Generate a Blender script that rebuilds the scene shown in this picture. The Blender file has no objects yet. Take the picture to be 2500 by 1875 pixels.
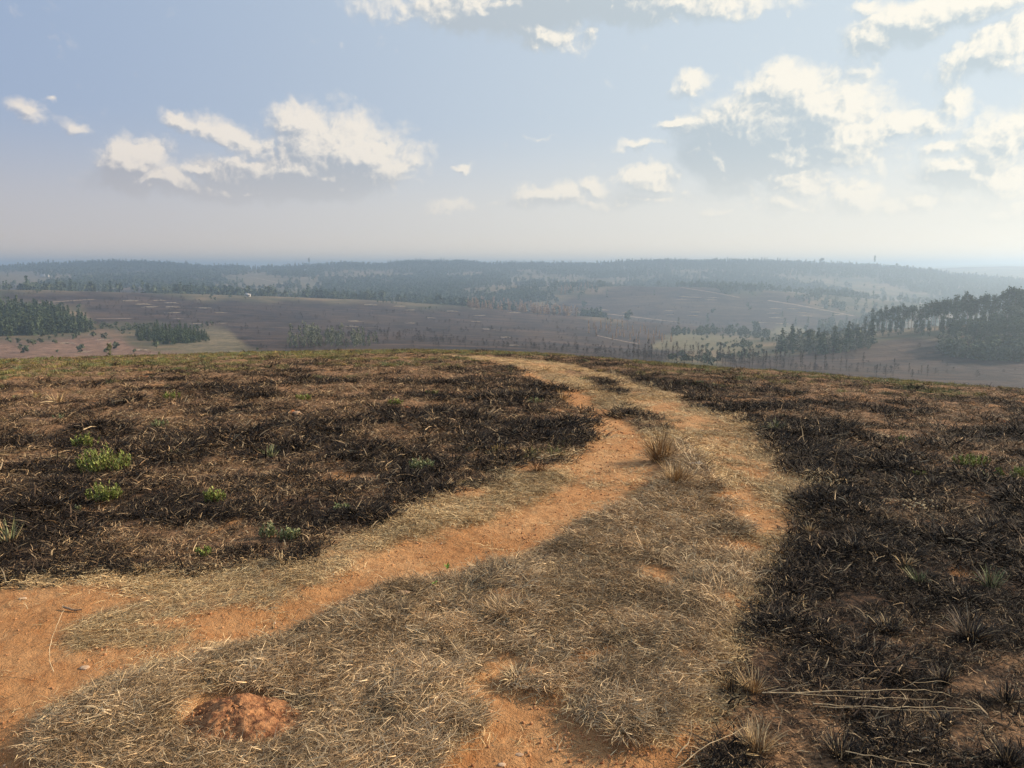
import bpy, math, random
import numpy as np
from math import radians as R, pi
from mathutils import Vector

sc = bpy.context.scene
COL = sc.collection
random.seed(7)
RG = np.random.default_rng(11)

# ------------------------------------------------------------------ camera
F = 1878.0                       # focal length in photograph pixels (2500 wide)
HOR = 650.0
PITCH = math.atan((937.5 - HOR) / F)
H0 = 1.6
cd = bpy.data.cameras.new('camera')
cam = bpy.data.objects.new('camera', cd); COL.objects.link(cam)
cam.location = (0, 0, H0)
cam.rotation_euler = (pi / 2 - PITCH, 0, 0)
cd.sensor_width = 36; cd.lens = F / 2500 * 36
cd.clip_start = 0.05; cd.clip_end = 60000
sc.camera = cam

def ray(px, py):
    """direction (x, y, z) of a photograph pixel, horizontal length 1"""
    px = np.asarray(px, float); py = np.asarray(py, float)
    u = (px - 1250) / F; v = (937.5 - py) / F
    cp, sp = math.cos(PITCH), math.sin(PITCH)
    x = u; y = cp + v * sp; z = -sp + v * cp
    n = np.hypot(x, y)
    return x / n, y / n, z / n

# ------------------------------------------------------------------ light
SUN_AZ, SUN_EL = 74.0, 26.0       # degrees to the right of the view direction, degrees above the horizon
w = bpy.data.worlds.new('World'); sc.world = w; w.use_nodes = True
sd = bpy.data.lights.new('sun', 'SUN'); sun = bpy.data.objects.new('sun', sd); COL.objects.link(sun)
sd.energy = 5.0; sd.angle = R(0.5); sd.color = (1.0, 0.80, 0.58)
sdir = Vector((math.sin(R(SUN_AZ)) * math.cos(R(SUN_EL)), math.cos(R(SUN_AZ)) * math.cos(R(SUN_EL)), math.sin(R(SUN_EL))))
sun.rotation_euler = sdir.to_track_quat('Z', 'Y').to_euler()
sc.view_settings.view_transform = 'Standard'
sc.view_settings.look = 'None'
sc.view_settings.exposure = 0.32
sc.view_settings.gamma = 1.0
sc.view_settings.use_curve_mapping = False
sc.render.engine = 'CYCLES'
sc.cycles.max_bounces = 6
sc.cycles.diffuse_bounces = 3
sc.cycles.volume_bounces = 1
sc.cycles.use_denoising = True

# ------------------------------------------------------------------ node helper
class NT:
    def __init__(s, tree): s.t = tree; s.n = tree.nodes; s.l = tree.links
    def new(s, kind, **kw):
        n = s.n.new(kind)
        for k, v in kw.items(): setattr(n, k, v)
        return n
    def put(s, sock, v):
        if isinstance(v, bpy.types.NodeSocket): s.l.new(v, sock)
        elif v is not None:
            try: sock.default_value = v
            except Exception: sock.default_value = tuple(v) + (1,)
    def m(s, op, a, b=None, c=None, clamp=False):
        n = s.new('ShaderNodeMath', operation=op, use_clamp=clamp)
        s.put(n.inputs[0], a)
        if b is not None: s.put(n.inputs[1], b)
        if c is not None: s.put(n.inputs[2], c)
        return n.outputs[0]
    def v(s, op, a, b=None, sc_=None):
        n = s.new('ShaderNodeVectorMath', operation=op)
        s.put(n.inputs[0], a)
        if b is not None: s.put(n.inputs[1], b)
        if sc_ is not None: s.put(n.inputs['Scale'], sc_)
        return n.outputs[0]
    def mix(s, f, a, b, blend='MIX'):
        n = s.new('ShaderNodeMix', data_type='RGBA', blend_type=blend)
        s.put(n.inputs[0], f); s.put(n.inputs[6], a); s.put(n.inputs[7], b)
        return n.outputs[2]
    def noise(s, vec, scale, detail=4, rough=0.55, dist=0.0):
        n = s.new('ShaderNodeTexNoise')
        if vec is not None: s.l.new(vec, n.inputs['Vector'])
        n.inputs['Scale'].default_value = scale; n.inputs['Detail'].default_value = detail
        n.inputs['Roughness'].default_value = rough; n.inputs['Distortion'].default_value = dist
        return n.outputs[0]
    def ss(s, x, a, b, lo=0.0, hi=1.0):
        n = s.new('ShaderNodeMapRange', interpolation_type='SMOOTHSTEP')
        s.put(n.inputs[0], x)
        for i, q in enumerate((a, b, lo, hi)): s.put(n.inputs[i + 1], q)
        return n.outputs[0]
    def attr(s, name, kind='GEOMETRY'):
        return s.new('ShaderNodeAttribute', attribute_name=name, attribute_type=kind)
def c4(c): return (c[0], c[1], c[2], 1.0)

# ------------------------------------------------------------------ sky
CLOUDS = [  # cx, cy, rx, ry, rotation (degrees), strength   (photograph pixels, turned into directions)
 (830,365,185,95,0,1),(735,295,85,60,0,1),(905,375,120,85,20,1),(960,410,70,50,0,.9),(560,330,120,42,12,.95),(440,300,62,26,20,.9),
 (700,425,230,55,0,.9),(325,395,95,70,0,1),(390,455,140,34,0,.8),(640,470,220,26,0,.7),(500,425,60,22,10,.8),
 (60,272,60,34,20,.75),(190,305,50,20,10,.6),(1132,407,26,16,0,.75),(1095,512,72,22,0,.7),(125,230,18,12,0,.55),
 (1935,215,190,52,0,1),(2030,265,190,85,10,1),(2090,330,170,75,10,1),(1850,320,190,100,0,1),(1910,375,210,55,0,.9),
 (2210,305,110,45,10,.9),(2335,240,70,50,-35,.9),(1690,212,55,32,0,.95),(1650,303,52,18,-5,.85),(1545,357,75,18,4,.85),
 (1350,470,90,30,0,.9),(1450,450,55,28,0,.9),(1575,438,85,38,0,.95),(1750,405,85,65,25,1),(1950,445,100,55,10,.95),
 (2085,475,90,36,10,.9),(1900,500,130,30,0,.7),(2230,490,170,40,0,.75),(1740,530,60,20,0,.65),(1500,500,260,22,0,.5),
 (1310,75,130,55,10,1),(1180,25,280,55,0,.95),(1650,12,330,50,0,.9),(1430,-60,420,90,0,1),(1440,80,40,16,0,.6),
 (2260,50,200,62,-10,1),(2120,115,80,45,-10,1),(2110,20,50,30,0,.8),(2400,10,170,60,0,1),(2420,135,170,62,-15,.95),
 (2470,340,110,95,-20,1),(2340,410,130,40,0,.8),(2450,440,150,55,0,.85),(2300,365,90,22,-15,.7),(2560,260,90,90,0,.9),
 (2480,520,160,30,0,.6),(1320,333,70,10,0,.5)]
SHADES = [(720,440,240,52,0,1),(330,452,120,42,0,1),(500,470,150,30,0,.9),(860,392,90,20,5,.5),(1820,345,200,85,0,1),(1960,360,130,40,0,.6),
 (1300,496,170,24,0,.8),(1560,482,120,22,0,.7),(1380,5,330,48,0,1),(1190,35,130,34,0,.8),(2260,28,190,42,-8,.9),(1790,470,110,24,0,.6),(2330,425,150,34,0,.8),
 (2080,505,120,20,0,.5),(1700,222,30,14,0,.4),(1540,372,60,10,0,.4),(2480,80,60,40,0,.5)]
def azel(px, py):
    x, y, z = ray(px, py)
    return math.degrees(math.atan2(x, y)), math.degrees(math.atan(z))
def build_sky():
    T = NT(w.node_tree); T.n.clear()
    # node group: cloud density for an (azimuth, elevation) vector
    g = bpy.data.node_groups.new('cloud_density', 'ShaderNodeTree')
    g.interface.new_socket('Vector', in_out='INPUT', socket_type='NodeSocketVector')
    g.interface.new_socket('Density', in_out='OUTPUT', socket_type='NodeSocketFloat')
    G = NT(g); gi = G.new('NodeGroupInput'); go = G.new('NodeGroupOutput')
    P = gi.outputs[0]
    wn = G.new('ShaderNodeTexNoise'); G.l.new(P, wn.inputs['Vector'])
    wn.inputs['Scale'].default_value = 0.28; wn.inputs['Detail'].default_value = 5; wn.inputs['Roughness'].default_value = 0.6
    off = G.v('SCALE', G.v('SUBTRACT', wn.outputs['Color'], (0.5, 0.5, 0.5)), sc_=3.2)
    Pw = G.v('MULTIPLY', G.v('ADD', P, off), (1, 1, 0))
    def blobs(L, vec, grow):
        field = None
        for cx, cy, rx, ry, rot, st in L:
            a, e = azel(cx, cy); a1, _ = azel(cx + rx, cy); _, e1 = azel(cx, cy + ry)
            mp = G.new('ShaderNodeMapping', vector_type='TEXTURE')
            G.l.new(vec, mp.inputs[0])
            mp.inputs[1].default_value = (a, e, 0); mp.inputs[2].default_value = (0, 0, R(-rot))
            mp.inputs[3].default_value = (abs(a1 - a) * grow, abs(e1 - e) * grow, 1)
            gr = G.new('ShaderNodeTexGradient', gradient_type='SPHERICAL'); G.l.new(mp.outputs[0], gr.inputs[0])
            o = G.m('MULTIPLY', gr.outputs[1], st)
            field = o if field is None else G.m('SMOOTH_MAX', field, o, 0.12)
        return field
    field = blobs(CLOUDS, Pw, 1.55)
    # outside the photograph the same kind of cloud goes on
    so = G.new('ShaderNodeSeparateXYZ'); G.l.new(P, so.inputs[0])
    ext = G.ss(G.m('ABSOLUTE', so.outputs[0]), 40, 55)
    ext2 = G.ss(so.outputs[1], 24, 34)
    extm = G.m('MAXIMUM', ext, ext2)
    big = G.ss(G.noise(P, 0.045, 3, 0.5), 0.50, 0.72, 0, 0.9)
    field = G.m('MAXIMUM', field, G.m('MULTIPLY', big, extm))
    Ps = G.v('MULTIPLY', P, (0.85, 1.25, 1))
    n1 = G.noise(Ps, 0.34, 9, 0.60)
    d = G.m('ADD', G.m('MULTIPLY', field, 2.1), G.m('MULTIPLY', G.m('SUBTRACT', n1, 0.5), 1.45))
    vo = G.new('ShaderNodeTexVoronoi', feature='F1'); G.l.new(Pw, vo.inputs['Vector'])
    vo.inputs['Scale'].default_value = 0.75; vo.inputs['Detail'].default_value = 3.0; vo.inputs['Roughness'].default_value = 0.55
    d = G.m('ADD', d, G.m('MULTIPLY', G.m('SUBTRACT', 0.42, vo.outputs['Distance']), 0.55))
    g.interface.new_socket('Shade', in_out='OUTPUT', socket_type='NodeSocketFloat')
    shd = blobs(SHADES, G.v('MULTIPLY', G.v('ADD', P, G.v('SCALE', off, sc_=0.5)), (1, 1, 0)), 1.5)
    d = G.m('ADD', d, G.m('MULTIPLY', shd, 1.1))
    G.l.new(G.m('SUBTRACT', d, 0.24), go.inputs[0])
    G.l.new(G.m('ADD', shd, G.m('MULTIPLY', G.m('SUBTRACT', n1, 0.5), 0.5)), go.inputs[1])

    tc = T.new('ShaderNodeTexCoord')
    s = T.new('ShaderNodeSeparateXYZ'); T.l.new(T.v('NORMALIZE', tc.outputs['Generated']), s.inputs[0])
    az = T.m('MULTIPLY', T.m('ARCTAN2', s.outputs[0], s.outputs[1]), 57.2958)
    el = T.m('MULTIPLY', T.m('ARCSINE', s.outputs[2]), 57.2958)
    cb = T.new('ShaderNodeCombineXYZ'); T.l.new(az, cb.inputs[0]); T.l.new(T.m('MAXIMUM', el, -1.0), cb.inputs[1])
    P = cb.outputs[0]
    def dens(v):
        n = T.new('ShaderNodeGroup'); n.node_tree = g; T.l.new(v, n.inputs[0]); return n.outputs
    d0, shade = dens(P); d1 = dens(T.v('ADD', P, (0.28, 0.30, 0)))[0]; d2 = dens(T.v('ADD', P, (1.3, 1.5, 0)))[0]
    # angle to the sun, 0..1
    dt = T.new('ShaderNodeVectorMath', operation='DOT_PRODUCT')
    T.l.new(T.v('NORMALIZE', tc.outputs['Generated']), dt.inputs[0]); dt.inputs[1].default_value = tuple(sdir)
    su = T.ss(dt.outputs['Value'], -0.45, 0.85)
    sky = T.new('ShaderNodeTexSky', sky_type='NISHITA', sun_disc=False)
    sky.sun_elevation = R(SUN_EL); sky.sun_rotation = R(SUN_AZ)
    sky.altitude = 1200; sky.air_density = 1.0; sky.dust_density = 3.0; sky.ozone_density = 1.0
    base = T.v('SCALE', sky.outputs[0], sc_=0.075)
    # smoky air high above the valley: a pale veil that thickens towards the horizon
    veilc = T.mix(su, (0.29, 0.40, 0.62), (0.70, 0.80, 0.86))
    col = T.mix(0.80, base, veilc)
    hz = T.m('POWER', 2.71828, T.m('DIVIDE', T.m('MAXIMUM', el, 0.0), -9.5))
    hz2 = T.ss(el, 10.5, 0.5)
    hc = T.mix(su, (0.60, 0.53, 0.49), (1.0, 0.93, 0.79))
    hc = T.mix(T.ss(el, 3.0, 0.0, 0.0, 0.6), hc, T.mix(su, (0.84, 0.64, 0.46), (1.35, 1.10, 0.76)))
    col = T.mix(T.m('MULTIPLY', T.m('ADD', T.m('MULTIPLY', hz, 0.35), T.m('MULTIPLY', hz2, 0.62)), 1.0, clamp=True), col, hc)
    # clouds
    alpha = T.ss(d0, -0.10, 0.92)
    alpha = T.m('MULTIPLY', alpha, T.ss(el, 0.5, 6.0, 0.1, 0.97))
    lit = T.m('ADD', T.m('MULTIPLY', T.m('SUBTRACT', d0, d1), 1.15), T.m('MULTIPLY', T.m('SUBTRACT', d0, d2), 0.34))
    lit = T.m('ADD', lit, 0.60)
    lit = T.m('SUBTRACT', lit, T.m('MULTIPLY', T.ss(shade, -0.02, 0.75), 0.66))
    lit = T.m('SUBTRACT', lit, T.m('MULTIPLY', T.m('MAXIMUM', T.m('SUBTRACT', d0, 0.6), 0.0), 0.10), clamp=True)
    lit = T.ss(lit, -0.05, 1.0)
    dark = T.mix(su, (0.33, 0.345, 0.42), (0.54, 0.62, 0.66))
    brt = T.mix(su, (0.80, 0.72, 0.65), (0.98, 0.93, 0.81))
    cc = T.mix(lit, dark, brt)
    cc = T.mix(T.ss(el, 9.0, 1.0, 0.0, 0.7), cc, hc)
    col = T.mix(alpha, col, cc)
    bg = T.new('ShaderNodeBackground'); T.l.new(T.v('SCALE', col, sc_=10.0), bg.inputs[0]); bg.inputs[1].default_value = 0.084
    out = T.new('ShaderNodeOutputWorld'); T.l.new(bg.outputs[0], out.inputs[0])
build_sky()
w.cycles.sampling_method = 'MANUAL'; w.cycles.sample_map_resolution = 512

# ------------------------------------------------------------------ numpy noise
def _h(ix, iy, s):
    n = (ix.astype(np.int64) * 374761393 + iy.astype(np.int64) * 668265263 + s * 1442695041) & 0xffffffff
    n = ((n ^ (n >> 13)) * 1274126177) & 0xffffffff
    n = (n ^ (n >> 16)) & 0xffffff
    return n / float(0xffffff)
def vn(x, y, s=0):
    ix = np.floor(x); iy = np.floor(y); fx = x - ix; fy = y - iy
    fx = fx * fx * fx * (fx * (fx * 6 - 15) + 10); fy = fy * fy * fy * (fy * (fy * 6 - 15) + 10)
    a = _h(ix, iy, s); b = _h(ix + 1, iy, s); c = _h(ix, iy + 1, s); d = _h(ix + 1, iy + 1, s)
    return (a * (1 - fx) + b * fx) * (1 - fy) + (c * (1 - fx) + d * fx) * fy
def fbm(x, y, s=0, o=4, g=0.5):
    t = 0; a = 1; n = 0
    for i in range(o):
        t = t + a * vn(x * 2 ** i + 17.3 * i, y * 2 ** i - 9.1 * i, s + i); n += a; a *= g
    return t / n - 0.5               # -0.5 .. 0.5
def sst(x, a, b):
    t = np.clip((x - a) / (b - a), 0, 1); return t * t * (3 - 2 * t)

# ------------------------------------------------------------------ shape of the land
CX = np.array([-400, 0, 425, 850, 1184, 1400, 1650, 2034, 2500, 2900.])
CY = np.array([892, 881, 870, 857, 858, 870, 893, 920, 958, 985.])
_cx, _cy, _cz = ray(CX, CY); CA = np.arctan2(_cx, _cy); CS = -_cz
def crest_s(a):
    s = 0
    for d, wt in ((-.09, .15), (-.045, .2), (0, .3), (.045, .2), (.09, .15)): s = s + wt * np.interp(a + d, CA, CS)
    return s
def kk(a): return crest_s(a) ** 2 / (4 * H0)
def z_smooth(x, y):
    a = np.arctan2(x, y); r = np.hypot(x, y); b = sst(np.abs(a), 0.9, 2.4)
    return -(kk(a) * (1 - b) + 0.0018 * b) * r * r
def ground_xy(px, py):
    """photograph pixel -> point on the smooth hill"""
    dx, dy, t = ray(px, py); a = np.arctan2(dx, dy); k = kk(a)
    disc = np.maximum(t * t - 4 * k * H0, 0)
    r = (-t - np.sqrt(disc)) / (2 * k)
    return dx * r, dy * r
K = 2500 / 2212.0
def gp(pts):
    p = np.array(pts, float) * K; x, y = ground_xy(p[:, 0], p[:, 1]); return np.stack([x, y], 1)
def gell(cx, cy, rx, ry):
    t = np.linspace(0, 2 * pi, 14, endpoint=False)
    return gp(np.stack([cx + rx * np.cos(t), cy + ry * np.sin(t)], 1))
def sdpoly(x, y, P):
    d = np.full(x.shape, 1e9); ins = np.zeros(x.shape, bool)
    for i in range(len(P)):
        a = P[i]; b = P[(i + 1) % len(P)]; ex, ey = b - a
        wx = x - a[0]; wy = y - a[1]
        t = np.clip((wx * ex + wy * ey) / (ex * ex + ey * ey + 1e-12), 0, 1)
        d = np.minimum(d, (wx - ex * t) ** 2 + (wy - ey * t) ** 2)
        c = ((a[1] > y) != (b[1] > y)) & (x < (b[0] - a[0]) * (y - a[1]) / (b[1] - a[1] + 1e-12) + a[0])
        ins ^= c
    d = np.sqrt(d); return np.where(ins, -d, d)
def dline(x, y, P, W):
    """signed distance to a line of varying half width W"""
    best = np.full(x.shape, 1e9)
    for i in range(len(P) - 1):
        a = P[i]; b = P[i + 1]; ex, ey = b - a; wx = x - a[0]; wy = y - a[1]
        t = np.clip((wx * ex + wy * ey) / (ex * ex + ey * ey + 1e-12), 0, 1)
        d = np.hypot(wx - ex * t, wy - ey * t) - (W[i] * (1 - t) + W[i + 1] * t)
        best = np.minimum(best, d)
    return best
STRIP = gp([(-700,1250),(-300,1258),(0,1255),(200,1245),(430,1232),(600,1212),(700,1182),(830,1142),(940,1082),(990,1052),(1080,1045),(1085,1000),(1180,1000),(1245,970),(1272,930),(1245,872),(1175,822),(1090,789),(1020,776),(960,769),
  (1040,770),(1130,774),(1235,789),(1330,812),(1450,853),(1565,895),(1640,935),(1700,980),(1742,1040),(1748,1110),(1705,1180),(1650,1285),(1580,1370),(1540,1470),(1510,1560),(1560,1640),(1600,1900),(-900,2400)])
ISLE = [gp([(1225,796),(1290,812),(1350,838),(1370,858),(1330,858),(1270,832)]), gp([(1330,868),(1390,885),(1440,915),(1470,950),(1420,945),(1370,915)])]
SOIL = [gp([(-700,1262),(-100,1270),(150,1262),(250,1265),(330,1292),(225,1318),(140,1362),(300,1345),(500,1318),(650,1312),(620,1352),(470,1388),(330,1428),(210,1478),(110,1540),(50,1600),(110,1700),(-900,2200)]),
  gp([(975,1400),(1010,1392),(1060,1412),(1125,1418),(1150,1440),(1095,1478),(1110,1500),(1190,1498),(1240,1488),(1252,1530),(1230,1570),(1290,1590),(1350,1618),(1450,1628),(1540,1640),(1600,1800),(900,1800),(950,1642),(1040,1600),(1062,1560),(1000,1520),(985,1480),(1035,1450)]),
  gell(1150,1002,62,18), gell(1000,1060,62,16), gell(1606,1184,58,14), gell(1672,1136,52,18), gell(1562,1074,55,9), gell(929,1339,40,15),
  gell(1269,1464,26,36), gell(820,1562,60,13), gell(1494,1591,38,48), gell(690,1272,45,10), gell(560,1330,70,22)]
RUT = gp([(560,1365),(700,1290),(800,1245),(900,1212),(1000,1175),(1130,1140),(1230,1092),(1300,1052),(1345,1010),(1340,960),(1300,905),(1245,862),(1190,830),(1120,797),(1040,778),(975,770)])
RUTW = [.14,.10,.16,.30,.34,.32,.28,.36,.44,.44,.40,.34,.30,.26,.24,.24]
RUT2 = gp([(1690,1120),(1640,1020),(1560,945),(1480,900),(1400,862),(1290,820),(1190,793),(1100,778)])
RUT2W = [.2,.28,.30,.30,.26,.24,.22,.2]
MAT = gp([(40,1640),(110,1550),(210,1488),(330,1436),(480,1396),(620,1362),(720,1300),(850,1258),(1000,1203),(1150,1160),(1260,1108),(1400,1058),(1420,960),(1480,950),(1540,1040),(1600,1090),(1640,1250),(1570,1400),(1520,1480),(1500,1659),(1500,1900),(-200,2200)])
MAT2 = gp([(112,1402),(130,1368),(250,1350),(400,1356),(440,1388),(380,1400),(250,1398),(140,1412)])
MOUNDS_BIG = gell(520, 1560, 132, 62)

def masks(x, y):
    r = np.hypot(x, y); q = np.clip(r / 6, .6, 2.5)
    n1 = fbm(x * 1.7, y * 1.7, 3, 4); n2 = fbm(x * 6, y * 6, 9, 4); n3 = fbm(x * 22, y * 22, 21, 3)
    wob = (n1 * .30 + n2 * .16) * q + n3 * .05
    dU = sdpoly(x, y, STRIP)
    burn = sst(dU + wob, -.10, .14)
    for P in ISLE: burn = np.maximum(burn, sst(-sdpoly(x, y, P) + wob, -.03, .14) * .9)
    soil = np.full(x.shape, -9.0)
    for P in SOIL: soil = np.maximum(soil, -sdpoly(x, y, P))
    dr = dline(x, y, RUT, RUTW); soil_r = -dr
    dr2 = dline(x, y, RUT2, RUT2W)
    soilm = sst(soil + wob * .55, -.04, .05)
    rutm = sst(soil_r + wob * .7, -.10, .10)
    rutm = rutm * (.45 + .55 * sst(n2 + n1 * .5 + .20, -.14, .16)) * .95
    rut2m = sst(-dr2 + wob, -.15, .1) * sst(n2 + n1 + .10, -.1, .25) * .75
    dirt = np.maximum(np.maximum(soilm, rutm), rut2m)
    mat = sst(-sdpoly(x, y, MAT) + wob * .7, -.03, .10)
    mat = np.maximum(mat, sst(-sdpoly(x, y, MAT2) + wob * .4, -.02, .05) * .8)
    dirt = dirt * (1 - .85 * sst(-sdpoly(x, y, MAT2) + wob * .4, -.02, .05))
    holes = sst(fbm(x * 2.6, y * 2.6, 44, 3) + n2 * .4, .20, .27)
    dirt = np.maximum(dirt, holes * (1 - burn) * .8)
    mat = mat * (1 - soilm) * (1 - rutm * .9)
    mnd = sst(-sdpoly(x, y, MOUNDS_BIG) + wob * .5, -.04, .05)
    mat = mat * (1 - mnd); dirt = np.maximum(dirt, mnd)
    # burnt ground: how black, and where red soil shows
    e = fbm(x * .9, y * 1.6, 61, 4)
    char = np.clip(.50 + .24 * sst(x, 0, 2) * sst(12 - r, 0, 6) + e * 1.7 + n2 * 1.1 + .35 * np.exp(-np.abs(dU) / .9) - .30 * sst(r, 7, 20), 0, 1)
    bs = sst(fbm(x * 1.6, y * 2.4, 77, 4) + n2 * .45 - .03 * sst(r, 3, 12), .19, .27)
    soilb = bs * burn
    green = burn * sst(fbm(x * .6, y * .9, 91, 4) + n2 * .5 + .42 * sst(r, 9, 27) - .18, .05, .30) * (1 - bs)
    dirt = dirt * (1 - burn)
    return dict(burn=burn, dirt=dirt, mat=mat * (1 - burn), char=char, soilb=soilb, green=green, rut=np.maximum(sst(-dr, -.15, .1), .6 * sst(-dr2, -.15, .1)) * (1 - burn), n2=n2, r=r)
TUMP = []       # swellings of the turf under big tussocks: x, y, radius, height
for cx, cy, rr, hh in ((1120,1275,.30,.075),(880,1345,.16,.04),(905,1515,.26,.07),(1355,1580,.20,.06),(960,1395,.13,.04),(300,1580,.28,.05),(1500,1010,.40,.035),(1130,1330,.2,.04),(640,1440,.3,.045),(250,1540,.2,.04)):
    X_, Y_ = ground_xy(cx * K, cy * K); TUMP.append((float(X_), float(Y_), rr, hh))
def height(x, y, M=None):
    if M is None: M = masks(x, y)
    r = M['r']; q = np.clip(r / 5, 1, 3)
    z = z_smooth(x, y)
    d = .10 * fbm(x * .35, y * .35, 5, 3) * sst(r, 3, 14)
    d = d + (.022 + .022 * M['burn']) * fbm(x * 1.3, y * 1.3, 6, 3) * np.minimum(q, 1.6)
    d = d + M['mat'] * (.024 + .036 * fbm(x * 3.2, y * 3.2, 7, 3))
    d = d - M['rut'] * .030
    rough = np.abs(fbm(x * 13, y * 13, 8, 4))
    d = d + .022 * rough * (M['burn'] * 1.2 + M['mat']) + .020 * fbm(x * 11, y * 11, 12, 5, .6) * M['dirt'] + .010 * fbm(x * 3.5, y * 3.5, 15, 3) * M['dirt']
    d = d + M['burn'] * .035 * fbm(x * 4.5, y * 4.5, 14, 3) * q
    d = d - .02 * M['soilb']
    for tx, ty, rr, hh in TUMP:
        d = d + hh * .6 * np.exp(-((x - tx) ** 2 + (y - ty) ** 2) / (rr * rr) * 1.4)
    return z + d * sst(60 - r, 0, 20)

# ---- the valley: rings of slope seen from the hilltop (photograph y per column), with their real distances
LX = np.array([0,250,500,750,1000,1250,1500,1750,2000,2250,2500.])
RINGS = [
 (170,  [940,936,930,922,920,925,935,955,978,1000,1020]),
 (300,  [880,878,872,866,860,864,880,902,915,936,950]),
 (420,  [838,836,830,828,830,838,858,878,886,893,900]),
 (520,  [806,806,806,810,815,822,842,858,842,824,818]),
 (640,  [766,772,780,786,792,800,818,840,824,799,786]),
 (780,  [730,738,748,756,764,778,800,824,826,812,800]),
 (930,  [707,714,720,728,738,757,778,806,822,826,822]),
 (1100, [716,722,727,736,746,765,783,796,808,822,826]),
 (1300, [712,714,718,726,734,737,738,746,760,790,800]),
 (1500, [701,703,706,712,719,706,697,700,716,744,770]),
 (1750, [690,692,693,694,697,697,704,709,726,750,758]),
 (2150, [672,671,672,673,671,672,674,680,696,712,716]),
 (2700, [657,654,658,656,649,653,646,643,650,665,676]),
 (3300, [672,670,672,670,666,668,664,662,668,676,680]),
 (4600, [664,664,664,664,662,662,660,660,660,656,650]),
 (5600, [668,668,668,668,668,668,668,668,668,664,662]),
 (8000, [658,658,658,658,657,657,657,656,655,651,643]),
 (9800,[658]*11)]
_h650 = ray(LX, np.full(11, 700.))
LA = np.arctan2(_h650[0], _h650[1])
RR = [45., 62., 90.]; 
def near_s(a, r):
    b = sst(np.abs(a), .9, 2.4); k = kk(a) * (1 - b) + .0018 * b
    return (-k * r * r - H0) / r
SL = np.array([ray(LX, np.array(y, float))[2] for _, y in RINGS])
SKX = np.array([-300,0,60,110,250,340,430,480,500,560,640,700,760,850,900,940,975,1000,1140,1175,1230,1290,1340,1400,1450,1490,1530,1600,1750,1900,1960,2000,2130,2200,2265,2330,2420,2500,2800.])
SKY_ = np.array([652,651,649,645,639,638,643,648,652,648,650,650,646,641,644,645,638,637,637,642,642,640,642,643,645,641,637,633,634,637,640,642,645,650,657,668,676,684,700.]) + 8.5
_k = ray(SKX, SKY_); SKA = np.arctan2(_k[0], _k[1]); SKS = _k[2]
def cols(a):
    """interpolate the ring table smoothly over azimuth -> list of slopes"""
    out = []
    for row in SL:
        s = 0
        for d, wt in ((-.06, .2), (-.03, .2), (0, .2), (.03, .2), (.06, .2)): s = s + wt * np.interp(a + d, LA, row)
        out.append(s)
    out[[r for r, _ in RINGS].index(2700)] = .6 * np.interp(a, SKA, SKS) + .2 * np.interp(a - .008, SKA, SKS) + .2 * np.interp(a + .008, SKA, SKS)
    return out
RL = np.log(np.array(RR + [r for r, _ in RINGS]))
def far_table(a):
    S = [near_s(a, r) for r in RR] + cols(a)
    return np.array(S)                    # rings x len(a)
def far_z_from(S, r):
    """S: rings x n table for the azimuths of the points, r: n distances; monotone cubic in log r"""
    n = len(RL); lr = np.log(r); i = np.clip(np.searchsorted(RL, lr) - 1, 0, n - 2)
    h = np.diff(RL)[:, None]; dl = np.diff(S, axis=0) / h
    m = np.zeros_like(S); m[0] = dl[0]; m[-1] = dl[-1]
    p = dl[:-1] * dl[1:]
    m[1:-1] = np.where(p > 0, 2 * p / (dl[:-1] + dl[1:] + 1e-15 * np.sign(dl[1:] + 1e-30)), 0)
    j = np.arange(S.shape[1]); hh = np.diff(RL)[i]; t = np.clip((lr - RL[i]) / hh, 0, 1)
    y0 = S[i, j]; y1 = S[i + 1, j]; m0 = m[i, j] * hh; m1 = m[i + 1, j] * hh
    s = (2*t**3-3*t**2+1)*y0 + (t**3-2*t**2+t)*m0 + (-2*t**3+3*t**2)*y1 + (t**3-t**2)*m1
    return H0 + s * r
def far_z(x, y):
    a = np.arctan2(x, y); r = np.hypot(x, y)
    z = far_z_from(far_table(a), r)
    amp = sst(r, 150, 500)
    z = z + amp * (r * .0036 * fbm(x / 260, y / 260, 31, 4) + r * .0014 * fbm(x / 55, y / 55, 33, 4))
    return z
def topx(x, y, z):
    """point -> photograph pixel"""
    cp, sp = math.cos(PITCH), math.sin(PITCH); zz = z - H0
    f = y * cp - zz * sp; u = x; v = y * sp + zz * cp
    f = np.maximum(f, 1e-3)
    return 1250 + F * u / f, 937.5 - F * v / f

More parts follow.
